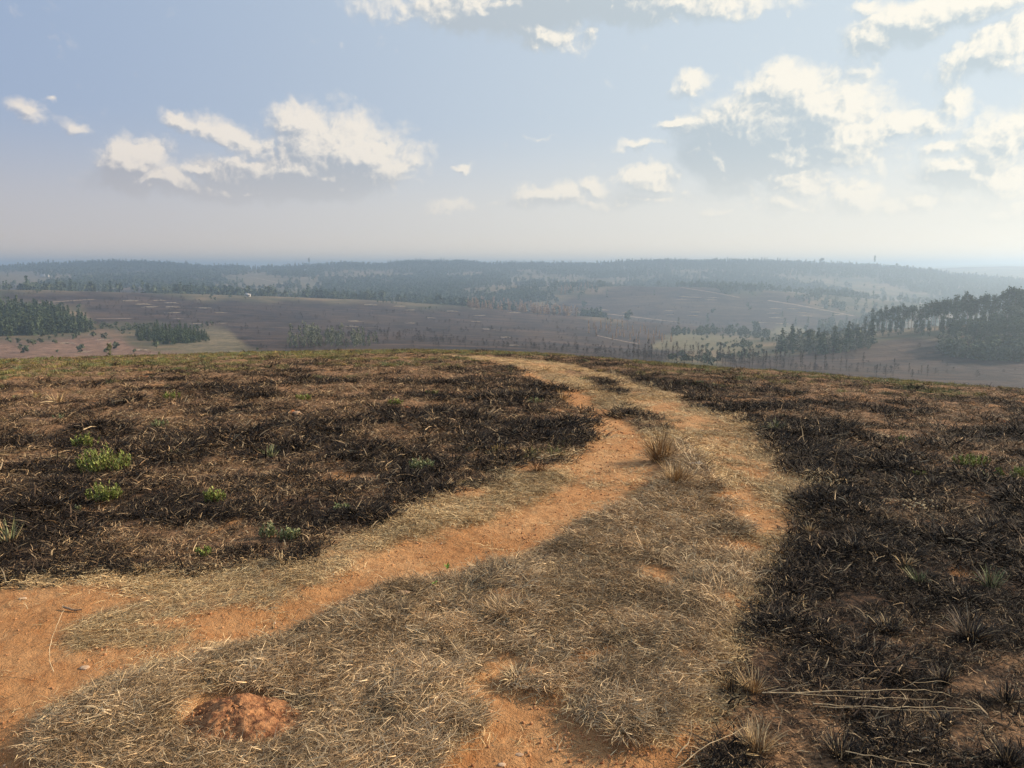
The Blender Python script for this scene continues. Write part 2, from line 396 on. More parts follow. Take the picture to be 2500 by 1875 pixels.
# ------------------------------------------------------------------ mesh helpers
def mesh_np(name, V, Fq, mat=None, attrs=None, smooth=False):
    """V n x 3, Fq list of faces arrays (n x 3 or n x 4)"""
    me = bpy.data.meshes.new(name); V = np.asarray(V, np.float32)
    Fs = [np.asarray(f, np.int32) for f in Fq if len(f)]
    me.vertices.add(len(V)); me.vertices.foreach_set('co', V.ravel())
    nl = sum(f.size for f in Fs); npoly = sum(len(f) for f in Fs)
    me.loops.add(nl); me.loops.foreach_set('vertex_index', np.concatenate([f.ravel() for f in Fs]))
    me.polygons.add(npoly)
    tot = np.concatenate([np.full(len(f), f.shape[1], np.int32) for f in Fs])
    st = np.concatenate([[0], np.cumsum(tot)[:-1]]).astype(np.int32)
    me.polygons.foreach_set('loop_start', st)
    if smooth: me.polygons.foreach_set('use_smooth', np.ones(npoly, bool))
    me.update(calc_edges=True)
    for k, v in (attrs or {}).items():
        v = np.asarray(v, np.float32)
        if v.ndim == 1:
            at = me.attributes.new(k, 'FLOAT', 'POINT'); at.data.foreach_set('value', v)
        else:
            at = me.attributes.new(k, 'FLOAT_VECTOR', 'POINT'); at.data.foreach_set('vector', v.ravel())
    if mat: me.materials.append(mat)
    return me
def link(name, me, parent=None, loc=None):
    o = bpy.data.objects.new(name, me); COL.objects.link(o)
    if parent: o.parent = parent
    if loc is not None: o.location = loc
    return o
def tag(o, label=None, cat=None, group=None, kind=None):
    if label: o['label'] = label
    if cat: o['category'] = cat
    if group: o['group'] = group
    if kind: o['kind'] = kind
    return o
def empty(name, loc, rz=0):
    o = bpy.data.objects.new(name, None); COL.objects.link(o); o.location = loc; o.rotation_euler = (0, 0, rz); o.empty_display_size = .1
    return o

def grid_faces(nr, nc, wrap):
    i = np.arange(nr - 1)[:, None] * nc; j = np.arange(nc if wrap else nc - 1)[None, :]; j2 = (j + 1) % nc
    return np.stack([i + j, i + j2, i + nc + j2, i + nc + j], -1).reshape(-1, 4)[:, ::-1]
fine = np.radians(np.arange(-43, 43.01, 0.13))
coarse = np.radians(np.concatenate([np.arange(46, 180, 4.0)]))
AZ = np.concatenate([-coarse[::-1], fine, coarse])

# ------------------------------------------------------------------ materials
def newmat(name, rough=0.9):
    m = bpy.data.materials.new(name); m.use_nodes = True; T = NT(m.node_tree); T.n.clear()
    b = T.new('ShaderNodeBsdfPrincipled'); o = T.new('ShaderNodeOutputMaterial'); T.l.new(b.outputs[0], o.inputs[0])
    b.inputs['Roughness'].default_value = rough; b.inputs['Specular IOR Level'].default_value = 0.2
    return m, T, b
def bump(T, b, h, strength, dist):
    n = T.new('ShaderNodeBump'); n.inputs['Strength'].default_value = strength; n.inputs['Distance'].default_value = dist
    T.l.new(h, n.inputs['Height']); T.l.new(n.outputs[0], b.inputs['Normal'])
def soil_color(T, P):
    a = T.noise(P, 1.3, 5, .6); b_ = T.noise(P, 14, 5, .65); c = T.noise(P, 90, 3, .6)
    col = T.mix(T.ss(a, .35, .68), (0.51, 0.248, 0.098), (0.67, 0.385, 0.180))
    col = T.mix(T.ss(b_, .42, .72, 0, .75), col, (0.36, 0.145, 0.048))
    col = T.mix(T.ss(c, .58, .75, 0, .45), col, (0.74, 0.50, 0.30))
    return col
def m_ground():
    m, T, b = newmat('hilltop_ground', .95)
    P = T.new('ShaderNodeNewGeometry').outputs['Position']
    A = lambda n: T.attr(n).outputs['Fac']
    soil = soil_color(T, P)
    st = T.noise(P, 55, 4, .7, .6); st2 = T.noise(P, 9, 4, .6)
    strawc = T.mix(T.ss(st, .35, .66), (0.17, 0.105, 0.055), (0.56, 0.42, 0.23))
    strawc = T.mix(T.ss(st2, .40, .66, 0, .65), strawc, soil)
    matc = T.mix(T.ss(st, .38, .66), (0.11, 0.067, 0.038), (0.33, 0.23, 0.13))
    base = T.mix(A('mat'), strawc, matc)
    base = T.mix(A('dirt'), base, soil)
    # burnt
    nb = T.noise(P, 30, 5, .72, .4); nb2 = T.noise(P, 5, 5, .65); nb3 = T.noise(P, 130, 2, .6)
    ash = T.mix(T.ss(nb, .40, .64), (0.014, 0.010, 0.008), (0.125, 0.070, 0.040))
    brown = T.mix(T.ss(nb, .36, .62), (0.06, 0.034, 0.020), (0.42, 0.245, 0.13))
    bc = T.mix(T.ss(T.m('ADD', A('char'), T.m('MULTIPLY', T.m('SUBTRACT', nb2, .5), 1.2)), .15, .85), brown, ash)
    bc = T.mix(T.ss(nb3, .60, .74, 0, .5), bc, (0.34, 0.23, 0.13))
    bsoil = T.mix(T.ss(nb, .45, .65, 0, .55), soil, (0.06, 0.035, 0.02))
    bc = T.mix(T.m('MULTIPLY', A('soilb'), .85), bc, bsoil)
    gr = T.mix(T.ss(nb, .4, .62), (0.05, 0.04, 0.018), (0.20, 0.19, 0.055))
    bc = T.mix(T.m('MULTIPLY', A('green'), .7), bc, gr)
    col = T.mix(A('burn'), base, bc)
    T.l.new(col, b.inputs['Base Color'])
    hh = T.m('ADD', T.m('MULTIPLY', T.noise(P, 38, 6, .7), 1.0), T.m('MULTIPLY', T.noise(P, 170, 3, .6), .3))
    hh = T.m('ADD', hh, T.m('MULTIPLY', T.noise(P, 13, 5, .7, .5), 1.3))
    bump(T, b, hh, 1.0, 0.03)
    return m

# ------------------------------------------------------------------ the hilltop
def build_ground():
    rr = [0.25, .5, .8, 1.1]
    r = 1.4
    while r < 45: rr.append(r); r *= 1.0072
    rr.append(45.0); rr = np.array(rr)
    a, r = np.meshgrid(AZ, rr); a = a.ravel(); r = r.ravel()
    x = r * np.sin(a); y = r * np.cos(a)
    M = masks(x, y); z = height(x, y, M)
    V = np.stack([x, y, z], 1)
    F4 = grid_faces(len(rr), len(AZ), True)
    V = np.vstack([V, [[0, 0, 0]]]); c = len(V) - 1; nc = len(AZ)
    F3 = np.stack([np.arange(nc), (np.arange(nc) + 1) % nc, np.full(nc, c)], 1)[:, ::-1]
    att = {k: np.append(M[k], 0) for k in ('burn', 'dirt', 'mat', 'char', 'soilb', 'green')}
    me = mesh_np('ground', V, [F4, F3], m_ground(), att, True)
    return tag(link('ground', me), 'burnt hilltop with red soil and dry straw along a curving two rut track', None, None, 'structure')
build_ground()

# regions of the valley in the photograph
PXL = dict(
 burnt=[[(0,708),(250,714),(600,724),(900,735),(1150,752),(1400,768),(1650,794),(1700,840),(1600,900),(700,880),(600,845),(560,800),(420,790),(240,790),(200,750),(0,735)],
        [(1700,895),(1900,862),(2080,846),(2200,828),(2330,822),(2600,830),(2700,1100),(2000,1000),(1500,905)],
        [(1330,765),(1400,722),(1480,700),(1600,700),(1750,708),(1880,722),(2000,745),(2150,775),(1950,812),(1700,812),(1500,790)]],
 red=[[(-200,835),(120,825),(230,805),(300,815),(340,840),(420,855),(520,880),(-200,900)]],
 tan=[[(380,810),(560,795),(760,800),(720,850),(800,880),(500,880),(420,850)],
      [(-100,672),(120,676),(240,684),(180,705),(-100,704)],[(1230,672),(1420,670),(1500,680),(1380,692),(1240,690)],
      [(1735,752),(1840,750),(1830,776),(1735,778)],[(1400,700),(1420,690),(1490,690),(1450,704)],
      [(1870,712),(2080,718),(2200,740),(2080,738),(1900,724)],[(600,672),(900,690),(780,712),(560,690)]],
 pale=[[(1650,818),(1740,822),(1860,838),(1850,850),(1790,856),(1700,845),(1600,838)],[(1880,812),(1960,808),(1990,815),(1900,822)]])
def px_sd(px, py, polys):
    d = np.full(px.shape, 1e9)
    for P in polys: d = np.minimum(d, sdpoly(px, py, np.array(P, float)))
    return d
def region(px, py, x, y, r, key, soft=10, wob=48):
    n = fbm(x / (r * .05 + 8), y / (r * .05 + 8), 51, 4)
    return sst(-px_sd(px, py, PXL[key]) + n * wob, -soft, soft)
def m_valley():
    m, T, b = newmat('valley_land', 1.0)
    P = T.new('ShaderNodeNewGeometry').outputs['Position']
    A = lambda n: T.attr(n).outputs['Fac']
    n1 = T.noise(P, .012, 6, .6); n2 = T.noise(P, .05, 5, .65); n3 = T.noise(P, .22, 4, .65, .5)
    grass = T.mix(T.ss(n1, .38, .64), (0.060, 0.060, 0.030), (0.24, 0.165, 0.095))
    grass = T.mix(T.ss(n2, .45, .68, 0, .7), grass, (0.070, 0.075, 0.035))
    grass = T.mix(T.ss(n3, .5, .7, 0, .5), grass, (0.045, 0.042, 0.026))
    mpn = T.new('ShaderNodeMapping'); T.l.new(P, mpn.inputs[0]); mpn.inputs[3].default_value = (.25, 1, 1); n4 = T.noise(mpn.outputs[0], .05, 5, .7, .6)
    bt = T.mix(T.ss(n2, .36, .68), (0.014, 0.010, 0.010), (0.060, 0.038, 0.030))
    bt = T.mix(T.ss(n4, .50, .70, 0, .75), bt, (0.15, 0.095, 0.065))
    bt = T.mix(T.ss(n1, .50, .68, 0, .55), bt, (0.115, 0.075, 0.045))
    red = T.mix(T.ss(n3, .38, .66), (0.13, 0.075, 0.050), (0.27, 0.165, 0.11))
    tan = T.mix(T.ss(T.m('ADD', T.m('MULTIPLY', n3, .6), T.m('MULTIPLY', n2, .4)), .40, .62), (0.085, 0.075, 0.042), (0.22, 0.17, 0.10))
    pale = T.mix(T.ss(n3, .38, .66), (0.11, 0.10, 0.052), (0.20, 0.165, 0.09))
    c = T.mix(A('tan'), grass, tan); c = T.mix(A('burnt'), c, bt); c = T.mix(A('red'), c, red); c = T.mix(A('pale'), c, pale)
    T.l.new(c, b.inputs['Base Color'])
    bump(T, b, n3, 0.6, 2.5)
    return m
def build_valley():
    rr = [45.0]; r = 45 * 1.03
    while r < 4000: rr.append(r); r *= (1.03 if r < 250 else 1.0105)
    while r < 9800: rr.append(r); r *= 1.04
    rr.append(9800.0); rr = np.array(rr)
    T_ = far_table(AZ)
    a, r = np.meshgrid(AZ, rr); S = np.repeat(T_[:, None, :], len(rr), 1).reshape(T_.shape[0], -1); a = a.ravel(); r = r.ravel()
    x = r * np.sin(a); y = r * np.cos(a)
    z = far_z_from(S, r) + sst(r, 150, 500) * (r * .0036 * fbm(x / 260, y / 260, 31, 4) + r * .0014 * fbm(x / 55, y / 55, 33, 4))
    z[:len(AZ)] = height(x[:len(AZ)], y[:len(AZ)])
    px, py = topx(x, y, z)
    att = {k: region(px, py, x, y, r, k) for k in PXL}
    for k in att: att[k] = np.where(y > 0, att[k], 0)
    me = mesh_np('valley_terrain', np.stack([x, y, z], 1), [grid_faces(len(rr), len(AZ), True)], m_valley(), att, True)
    tag(link('valley_terrain', me), 'hazy valley of burnt and grassy hills beyond the hilltop', None, None, 'structure')
build_valley()

def far_hit(px, py, rmin=180, rmax=9000):
    """first point of the valley along a photograph pixel's ray"""
    dx, dy, t = [float(v) for v in ray(px, py)]
    r = np.exp(np.linspace(math.log(rmin), math.log(rmax), 900))
    z = far_z(dx * r, dy * r); g = z - (H0 + t * r)
    up = np.where(g > 0)[0]
    if not len(up): return None
    i = up[0]
    if i == 0: return (dx * r[0], dy * r[0], float(z[0]))
    f = g[i - 1] / (g[i - 1] - g[i]); rr = r[i - 1] + f * (r[i] - r[i - 1])
    return (dx * rr, dy * rr, float(z[i - 1] + f * (z[i] - z[i - 1])))
def near_hit(px, py):
    """point of the hilltop (with its relief) along a photograph pixel's ray"""
    dx, dy, t = [float(v) for v in ray(px, py)]
    x, y = ground_xy(px, py); r0 = float(np.hypot(x, y)); r = np.linspace(max(r0 * .72, 1.0), min(r0 * 1.15, 44), 240)
    X = dx * r; Y = dy * r; Z = height(X, Y); up = np.where(Z > H0 + t * r)[0]
    i = int(up[0]) if len(up) else int(np.argmin(np.abs(Z - H0 - t * r)))
    return (float(X[i]), float(Y[i]), float(Z[i]))

# ------------------------------------------------------------------ blades of grass
def blades(n, rng, base_r=.05, az=None, az_sd=9, e0=(40, 80), droop=(20, 90), length=(.06, .14), width=(.0015, .003), seg=4, base_xy=None, zmin=.002, twist=.25, lean=0, taper=.75):
    """n curved tapering blades -> V, quads, tris, per-vertex random value"""
    if base_xy is None:
        t = rng.uniform(0, 2 * pi, n); q = base_r * np.sqrt(rng.uniform(0, 1, n)); bx = q * np.cos(t); by = q * np.sin(t)
    else: bx, by = base_xy
    a = rng.uniform(-pi, pi, n) if az is None else az + rng.normal(0, az_sd, n)
    if lean: a = np.where(rng.uniform(0, 1, n) < lean, np.arctan2(by, bx), a)
    e = np.radians(rng.uniform(*e0, n)); dr = np.radians(rng.uniform(*droop, n)); L = rng.uniform(*length, n); W = rng.uniform(*width, n)
    tw = rng.normal(0, twist, n)
    pts = np.zeros((n, seg + 1, 3)); pts[:, 0] = np.stack([bx, by, np.full(n, -.004)], 1)
    for k in range(seg):
        ee = e - dr * (k + .5) / seg; aa = a + tw * (k + .5) / seg * 2
        st = L / seg
        pts[:, k + 1, 0] = pts[:, k, 0] + st * np.cos(ee) * np.cos(aa)
        pts[:, k + 1, 1] = pts[:, k, 1] + st * np.cos(ee) * np.sin(aa)
        pts[:, k + 1, 2] = np.maximum(pts[:, k, 2] + st * np.sin(ee), zmin + rng.uniform(0, .006, n))
    side = np.stack([-np.sin(a), np.cos(a), rng.normal(0, .5, n)], 1); side /= np.linalg.norm(side, axis=1)[:, None]
    V = []; 
    for k in range(seg):
        ww = W * (1 - taper * (k / seg) ** 1.5) / 2
        V.append(pts[:, k] - side * ww[:, None]); V.append(pts[:, k] + side * ww[:, None])
    V.append(pts[:, seg])
    V = np.stack(V, 1); nv = 2 * seg + 1; o = (np.arange(n) * nv)[:, None]
    Q = np.concatenate([o + np.array([[2*k, 2*k+1, 2*k+3, 2*k+2]]) for k in range(seg - 1)]) if seg > 1 else np.zeros((0, 4), int)
    Tq = o + np.array([[2*seg-2, 2*seg-1, 2*seg]])
    bv = np.repeat(rng.uniform(0, 1, n), nv)
    return V.reshape(-1, 3), Q, Tq, bv
def joinb(parts):
    Vs, Qs, Ts, Bs = [], [], [], []; o = 0
    for V, Q, Tq, b in parts:
        Vs.append(V); Qs.append(Q + o); Ts.append(Tq + o); Bs.append(b); o += len(V)
    return np.vstack(Vs), np.vstack(Qs), np.vstack(Ts), np.concatenate(Bs)
def bmesh_of(name, parts, mat):
    V, Q, Tq, b = joinb(parts if isinstance(parts, list) else [parts])
    return mesh_np(name, V, [Q, Tq], mat, {'bv': b})

def m_blade(name, ramp, tinted=True, rough=.75, trans=.0, spec=.25):
    """ramp: list of (pos, colour) over the per-blade random value"""
    m, T, b = newmat(name, rough)
    cr = T.new('ShaderNodeValToRGB'); el = cr.color_ramp.elements
    el[0].position, el[0].color = ramp[0][0], c4(ramp[0][1]); el[1].position, el[1].color = ramp[-1][0], c4(ramp[-1][1])
    for p, c in ramp[1:-1]: e = el.new(p); e.color = c4(c)
    T.l.new(T.attr('bv').outputs['Fac'], cr.inputs[0])
    col = cr.outputs[0]
    if tinted: col = T.mix(1.0, col, T.attr('tint', 'INSTANCER').outputs['Vector'], 'MULTIPLY')
    T.l.new(col, b.inputs['Base Color']); b.inputs['Specular IOR Level'].default_value = spec
    return m

def hidden_collection(name, objs):
    c = bpy.data.collections.new(name)
    for o in objs: c.objects.link(o)
    return c
def scatter(name, src_meshes, P, idx, rot, scl, tint):
    """one object made of many instances of the source meshes"""
    objs = [bpy.data.objects.new('%s_source' % name, me) for me in src_meshes]
    for i, o in enumerate(objs): o.name = '%s_source_%02d' % (name, i)
    col = hidden_collection(name + '_sources', objs)
    me = bpy.data.meshes.new(name); me.vertices.add(len(P)); me.vertices.foreach_set('co', np.asarray(P, np.float32).ravel())
    a = me.attributes.new('idx', 'INT', 'POINT'); a.data.foreach_set('value', np.asarray(idx, np.int32))
    for k, v in (('rot', rot), ('scl', scl), ('tint', tint)):
        a = me.attributes.new(k, 'FLOAT_VECTOR', 'POINT'); a.data.foreach_set('vector', np.asarray(v, np.float32).ravel())
    o = link(name, me)
    g = bpy.data.node_groups.new(name + '_spread', 'GeometryNodeTree')
    g.interface.new_socket('Geometry', in_out='INPUT', socket_type='NodeSocketGeometry')
    g.interface.new_socket('Geometry', in_out='OUTPUT', socket_type='NodeSocketGeometry')
    n = g.nodes; l = g.links
    gi = n.new('NodeGroupInput'); go = n.new('NodeGroupOutput')
    ci = n.new('GeometryNodeCollectionInfo'); ci.inputs['Collection'].default_value = col
    ci.inputs['Separate Children'].default_value = True; ci.inputs['Reset Children'].default_value = True
    ip = n.new('GeometryNodeInstanceOnPoints'); ip.inputs['Pick Instance'].default_value = True
    def na(nm, dt):
        q = n.new('GeometryNodeInputNamedAttribute'); q.data_type = dt; q.inputs['Name'].default_value = nm; return q.outputs['Attribute']
    e = n.new('FunctionNodeEulerToRotation'); l.new(na('rot', 'FLOAT_VECTOR'), e.inputs[0])
    l.new(gi.outputs[0], ip.inputs['Points']); l.new(ci.outputs[0], ip.inputs['Instance'])
    l.new(na('idx', 'INT'), ip.inputs['Instance Index']); l.new(e.outputs[0], ip.inputs['Rotation']); l.new(na('scl', 'FLOAT_VECTOR'), ip.inputs['Scale'])
    l.new(ip.outputs[0], go.inputs[0])
    o.modifiers.new('spread', 'NODES').node_group = g
    return o

# ---- source clumps
STRAW = [(0, (.17, .10, .05)), (.25, (.36, .235, .115)), (.6, (.58, .415, .21)), (1, (.80, .62, .35))]
GREYS = [(0, (.085, .052, .030)), (.3, (.22, .145, .080)), (.7, (.42, .30, .17)), (1, (.74, .565, .34))]
CHAR = [(0, (.009, .007, .006)), (.62, (.024, .017, .013)), (.86, (.065, .043, .028)), (.93, (.20, .135, .08)), (1, (.40, .30, .18))]
BROWN = [(0, (.035, .021, .013)), (.4, (.12, .072, .038)), (.75, (.32, .205, .11)), (1, (.66, .48, .27))]
GREEN = [(0, (.07, .068, .022)), (.5, (.17, .175, .055)), (1, (.36, .33, .13))]
LIME = [(0, (.09, .115, .025)), (.5, (.21, .25, .055)), (1, (.40, .42, .14))]
M_straw = m_blade('straw_blades', STRAW); M_mat = m_blade('matted_blades', GREYS); M_char = m_blade('burnt_blades', CHAR, spec=.15); M_brown = m_blade('brown_blades', BROWN); M_green = m_blade('sprouting_blades', GREEN)
rg = RG
mat_src = [bmesh_of('mat_clump', [blades(36, rg, .055, 0, .6, (10, 60), (30, 110), (.06, .17), (.0020, .0042), 5, twist=1.3, zmin=.004),
                                  blades(18, rg, .07, None, 9, (5, 50), (0, 90), (.04, .12), (.0018, .0036), 5, twist=1.4, zmin=.012)], M_mat) for _ in range(9)]
straw_src = [bmesh_of('straw_scatter', [blades(30, rg, .10, 0, .9, (-4, 10), (-5, 12), (.02, .10), (.0018, .0036), 3, twist=.7, zmin=.002),
                                        blades(12, rg, .10, None, 9, (10, 45), (20, 70), (.03, .08), (.0018, .0032), 4, twist=1.0)], M_straw) for _ in range(7)]
burn_src = [bmesh_of('stubble_clump', [blades(26, rg, .05, None, 9, (10, 65), (10, 80), (.02, .065), (.0024, .0048), 3, lean=.6, twist=.8),
                                       blades(16, rg, .09, None, 9, (0, 20), (0, 20), (.03, .08), (.0020, .0040), 2)], M_char) for _ in range(6)]
burn_src += [bmesh_of('brown_litter', [blades(22, rg, .08, None, 9, (0, 25), (0, 30), (.02, .075), (.0024, .0046), 3, twist=.9),
                                       blades(9, rg, .06, None, 9, (20, 60), (10, 80), (.02, .05), (.0022, .0040), 3, twist=.9)], M_brown) for _ in range(6)]
green_src = [bmesh_of('sprout_clump', [blades(30, rg, .07, None, 9, (45, 85), (0, 50), (.03, .08), (.003, .005), 3, lean=.5)], M_green) for _ in range(4)]

def polar_points(n, r0, r1, amax, rng, power=0.0):
    """random points in a wedge; power 0 = even per square metre, 1 = even per ring"""
    u = rng.uniform(0, 1, n)
    if power == 0: r = np.sqrt(r0 * r0 + u * (r1 * r1 - r0 * r0))
    else: r = r0 * (r1 / r0) ** u
    a = rng.uniform(-amax, amax, n)
    return r * np.sin(a), r * np.cos(a), r
AM = R(45)
def do_scatter(name, src, x, y, rot0, scale, tint, M, tilt=.12, dz=0, idx=None):
    n = len(x); z = height(x, y, M) + dz
    rot = np.stack([rg.normal(0, tilt, n), rg.normal(0, tilt, n), rot0], 1)
    if scale.ndim == 1: scale = np.repeat(scale[:, None], 3, 1)
    return scatter(name, src, np.stack([x, y, z], 1), rg.integers(0, len(src), n) if idx is None else idx, rot, scale, tint)
def sub(M, k): return {q: v[k] for q, v in M.items()}
def tints(n, base, sd, warm=.04):
    b = rg.normal(1, sd, n)[:, None] * np.array(base)[None] * (1 + rg.normal(0, warm, (n, 1)) * np.array([[1, 0, -1]]))
    return np.clip(b, .05, 3)

def near_vegetation():
    # candidate points, thinning with distance
    x, y, r = polar_points(150000, 1.6, 32, AM, rg, 1)
    M = masks(x, y); n2 = M['n2']
    flow = fbm(x * .8, y * .8, 101, 3) * 7.5 + fbm(x * 3.5, y * 3.5, 103, 2) * 3.0 - 2.2
    u = rg.uniform(0, 1, len(x)); big = np.clip(r / 4.5, .85, 2.6)
    # matted dry grass
    dens = np.clip((r / 6.5) ** 1.1, .22, 1)
    open_ = sst(fbm(x * 4.2, y * 4.2, 171, 3), -.24, -.05)
    k = (u < M['mat'] * .85 * dens * (.25 + .75 * open_) * (1 - M['dirt']) ** 3) & (r < 26)
    kx = np.where(k)[0]; n = len(kx)
    lo = fbm(x[kx] * 2.2, y[kx] * 2.2, 111, 3)
    b = np.clip(1.08 + lo * .9 + fbm(x[kx] * 8, y[kx] * 8, 113, 2) * 1.1 + .18 * sst(x[kx], .3, 1.2), .62, 1.65)
    t = tints(n, (1, 1, 1), .16) * b[:, None]
    o = do_scatter('matted_dry_grass', mat_src, x[kx], y[kx], flow[kx] + rg.normal(0, .45, n), rg.uniform(.65, 1.15, n) * np.minimum(big[kx], 1.8), t, sub(M, kx))
    tag(o, 'grey brown dry grass lying in a thick mat between and beside the two ruts', 'grass', None, 'stuff')
    print('mat', n)
    # straw litter
    u = rg.uniform(0, 1, len(x))
    pr = (1 - M['burn']) * (1 - M['mat'] * .6) * ((1 - M['dirt']) ** 2.5 * (.2 + .8 * sst(fbm(x * 3.1, y * 3.1, 173, 4), -.2, .05)) + .012) * np.clip((r / 6.5) ** 1.1, .22, 1)
    k = (u < pr * .95) & (sdpoly(x, y, MOUNDS_BIG) > .02)
    kx = np.where(k)[0]; n = len(kx)
    lo = fbm(x[kx] * 1.5, y[kx] * 1.5, 121, 3)
    t = tints(n, (1, 1, 1), .15) * np.clip(1 + lo * .9, .6, 1.4)[:, None]
    o = do_scatter('straw_litter', straw_src, x[kx], y[kx], flow[kx] + rg.normal(0, .5, n), rg.uniform(.7, 1.15, n) * np.minimum(big[kx], 1.6), t, sub(M, kx), .08)
    tag(o, 'pale yellow straw scattered over the red soil along the ruts', 'grass', None, 'stuff')
    print('straw', n)
    # burnt stubble
    x, y, r = polar_points(210000, 1.8, 34, AM, rg, 1)
    M = masks(x, y); u = rg.uniform(0, 1, len(x)); big = np.clip(r / 4.5, .8, 1.75)
    lump = sst(fbm(x * 5, y * 5, 141, 3), -.16, .14)
    pr = M['burn'] * (1 - M['soilb'] * .85) * (.25 + .75 * M['char']) * (.12 + .88 * lump) * np.clip((r / 6) ** 1.1, .34, 1)
    k = u < pr; kx = np.where(k)[0]; n = len(kx)
    cc = M['char'][kx]
    t = tints(n, (1, 1, 1), .2)
    bidx = np.where(rg.uniform(0, 1, n) < cc * 1.25 - .18, rg.integers(0, 6, n), rg.integers(6, 12, n))
    o = do_scatter('burnt_stubble', burn_src, x[kx], y[kx], rg.uniform(0, 6.28, n), rg.uniform(.6, 1.2, n) * big[kx] * (1 + .7 * (bidx < 6) * (fbm(x[kx] * 3.3, y[kx] * 3.3, 147, 3) > .10)), t, sub(M, kx), idx=bidx)
    tag(o, 'charred black and brown grass stubble covering the hilltop beside the track', 'grass', None, 'stuff')
    print('burn', n)
    # green flush
    u = rg.uniform(0, 1, len(x))
    k = (u < M['green'] * .56 * sst(r, 5, 16)); kx = np.where(k)[0]; n = len(kx)
    o = do_scatter('sprouting_grass', green_src, x[kx], y[kx], rg.uniform(0, 6.28, n), rg.uniform(.4, 1.0, n) * big[kx] * .8, tints(n, (1, 1, 1), .25, .2), sub(M, kx))
    tag(o, 'short yellow green grass sprouting through the burnt turf towards the crest', 'grass', None, 'stuff')
    print('green', n)
near_vegetation()

# ------------------------------------------------------------------ clods and pebbles
def lump(rng, n_sub=1, squash=.7, rough=.25):
    import bmesh
    bm = bmesh.new(); bmesh.ops.create_icosphere(bm, subdivisions=n_sub, radius=1)
    V = np.array([v.co[:] for v in bm.verts]); Fc = np.array([[v.index for v in f.verts] for f in bm.faces]); bm.free()
    V = V * (1 + rough * rng.normal(0, 1, (len(V), 1)) * .6); V[:, 2] *= squash
    V = V * rng.uniform(.75, 1.25, (1, 3)); return V, Fc
def m_simple(name, c1, c2, scale=20, rough=.95, bs=.5, bd=.01, detail=5, lo=.35, hi=.65):
    m, T, b = newmat(name, rough)
    P = T.new('ShaderNodeNewGeometry').outputs['Position']; n = T.noise(P, scale, detail, .65)
    T.l.new(T.mix(T.ss(n, lo, hi), c1, c2), b.inputs['Base Color'])
    if bs: bump(T, b, n, bs, bd)
    return m
M_clod = m_simple('soil_clod', (.32, .135, .06), (.58, .32, .155), 60)
M_stone = m_simple('pale_stone', (.34, .21, .125), (.58, .42, .29), 40)
M_red = m_simple('red_earth', (.32, .115, .045), (.56, .25, .10), 26, bd=.02)
M_mound = m_simple('crumbly_red_earth', (.19, .078, .038), (.50, .25, .115), 38, bd=.03, bs=1)
M_brownearth = m_simple('brown_earth', (.20, .075, .035), (.42, .17, .075), 26, bd=.02)
def clods():
    src = []
    for _ in range(5):
        V, Fc = lump(rg, 1); src.append(mesh_np('clod', V, [Fc], M_clod))
    for _ in range(2):
        V, Fc = lump(rg, 1); src.append(mesh_np('clod', V, [Fc], M_stone))
    x, y, r = polar_points(90000, 1.7, 12, AM, rg, 1)
    M = masks(x, y); u = rg.uniform(0, 1, len(x))
    pat = sst(fbm(x * 2.5, y * 2.5, 161, 4), -.05, .22)
    k = np.where(u < np.maximum(M['dirt'] * (.04 + .7 * pat), M['soilb'] * .10))[0]; n = len(k)
    s = .0018 + .0065 * rg.uniform(0, 1, n) ** 4
    s = s * np.clip(r[k] / 4, 1, 2)
    idx = np.where(rg.uniform(0, 1, n) < .985, rg.integers(0, 5, n), rg.integers(5, 7, n))
    o = scatter('soil_clods', src, np.stack([x[k], y[k], height(x[k], y[k], sub(M, k)) + s * .2], 1), idx, rg.uniform(0, 6.28, (n, 3)), np.repeat(s[:, None], 3, 1), np.ones((n, 3)))
    tag(o, 'small crumbs of red soil lying loose on the bare ground', 'gravel', None, 'stuff')
clods()

# ------------------------------------------------------------------ mounds and stones on the hilltop
def mound_mesh(name, rx, ry, h, seed, mat, crumbs=.0, craggy=.22, n=34, nr=15):
    rr = np.linspace(0, 1, nr)[1:] ** .9; th = np.linspace(0, 2 * pi, n, endpoint=False)
    T_, Rr = np.meshgrid(th, rr); T_ = T_.ravel(); Rr = Rr.ravel()
    wob = 1 + .35 * fbm(np.cos(T_) * 1.6 + seed, np.sin(T_) * 1.6, seed, 3)
    x = rx * Rr * np.cos(T_) * wob; y = ry * Rr * np.sin(T_) * wob
    prof = np.cos(np.clip(Rr, 0, 1) * pi / 2) ** 1.35
    z = h * prof * (1 + .5 * fbm(x / rx * 1.5 + seed, y / ry * 1.5, seed + 3, 3)) + craggy * h * fbm(x / rx * 6 + seed, y / ry * 6, seed + 5, 5, .62) * np.clip(prof * 2, 0, 1) - .012
    V = np.vstack([np.stack([x, y, z], 1), [[0, 0, h * .98]]])
    F4 = grid_faces(len(rr), n, True)[:, ::-1]; c = len(V) - 1; F3 = np.stack([np.arange(n), (np.arange(n) + 1) % n, np.full(n, c)], 1)
    return mesh_np(name, V, [F4, F3], mat, None, True)
def on_ground(o, px, py, dz=0):
    x, y, z = near_hit(px, py); o.location = (x, y, z + dz); return x, y, z
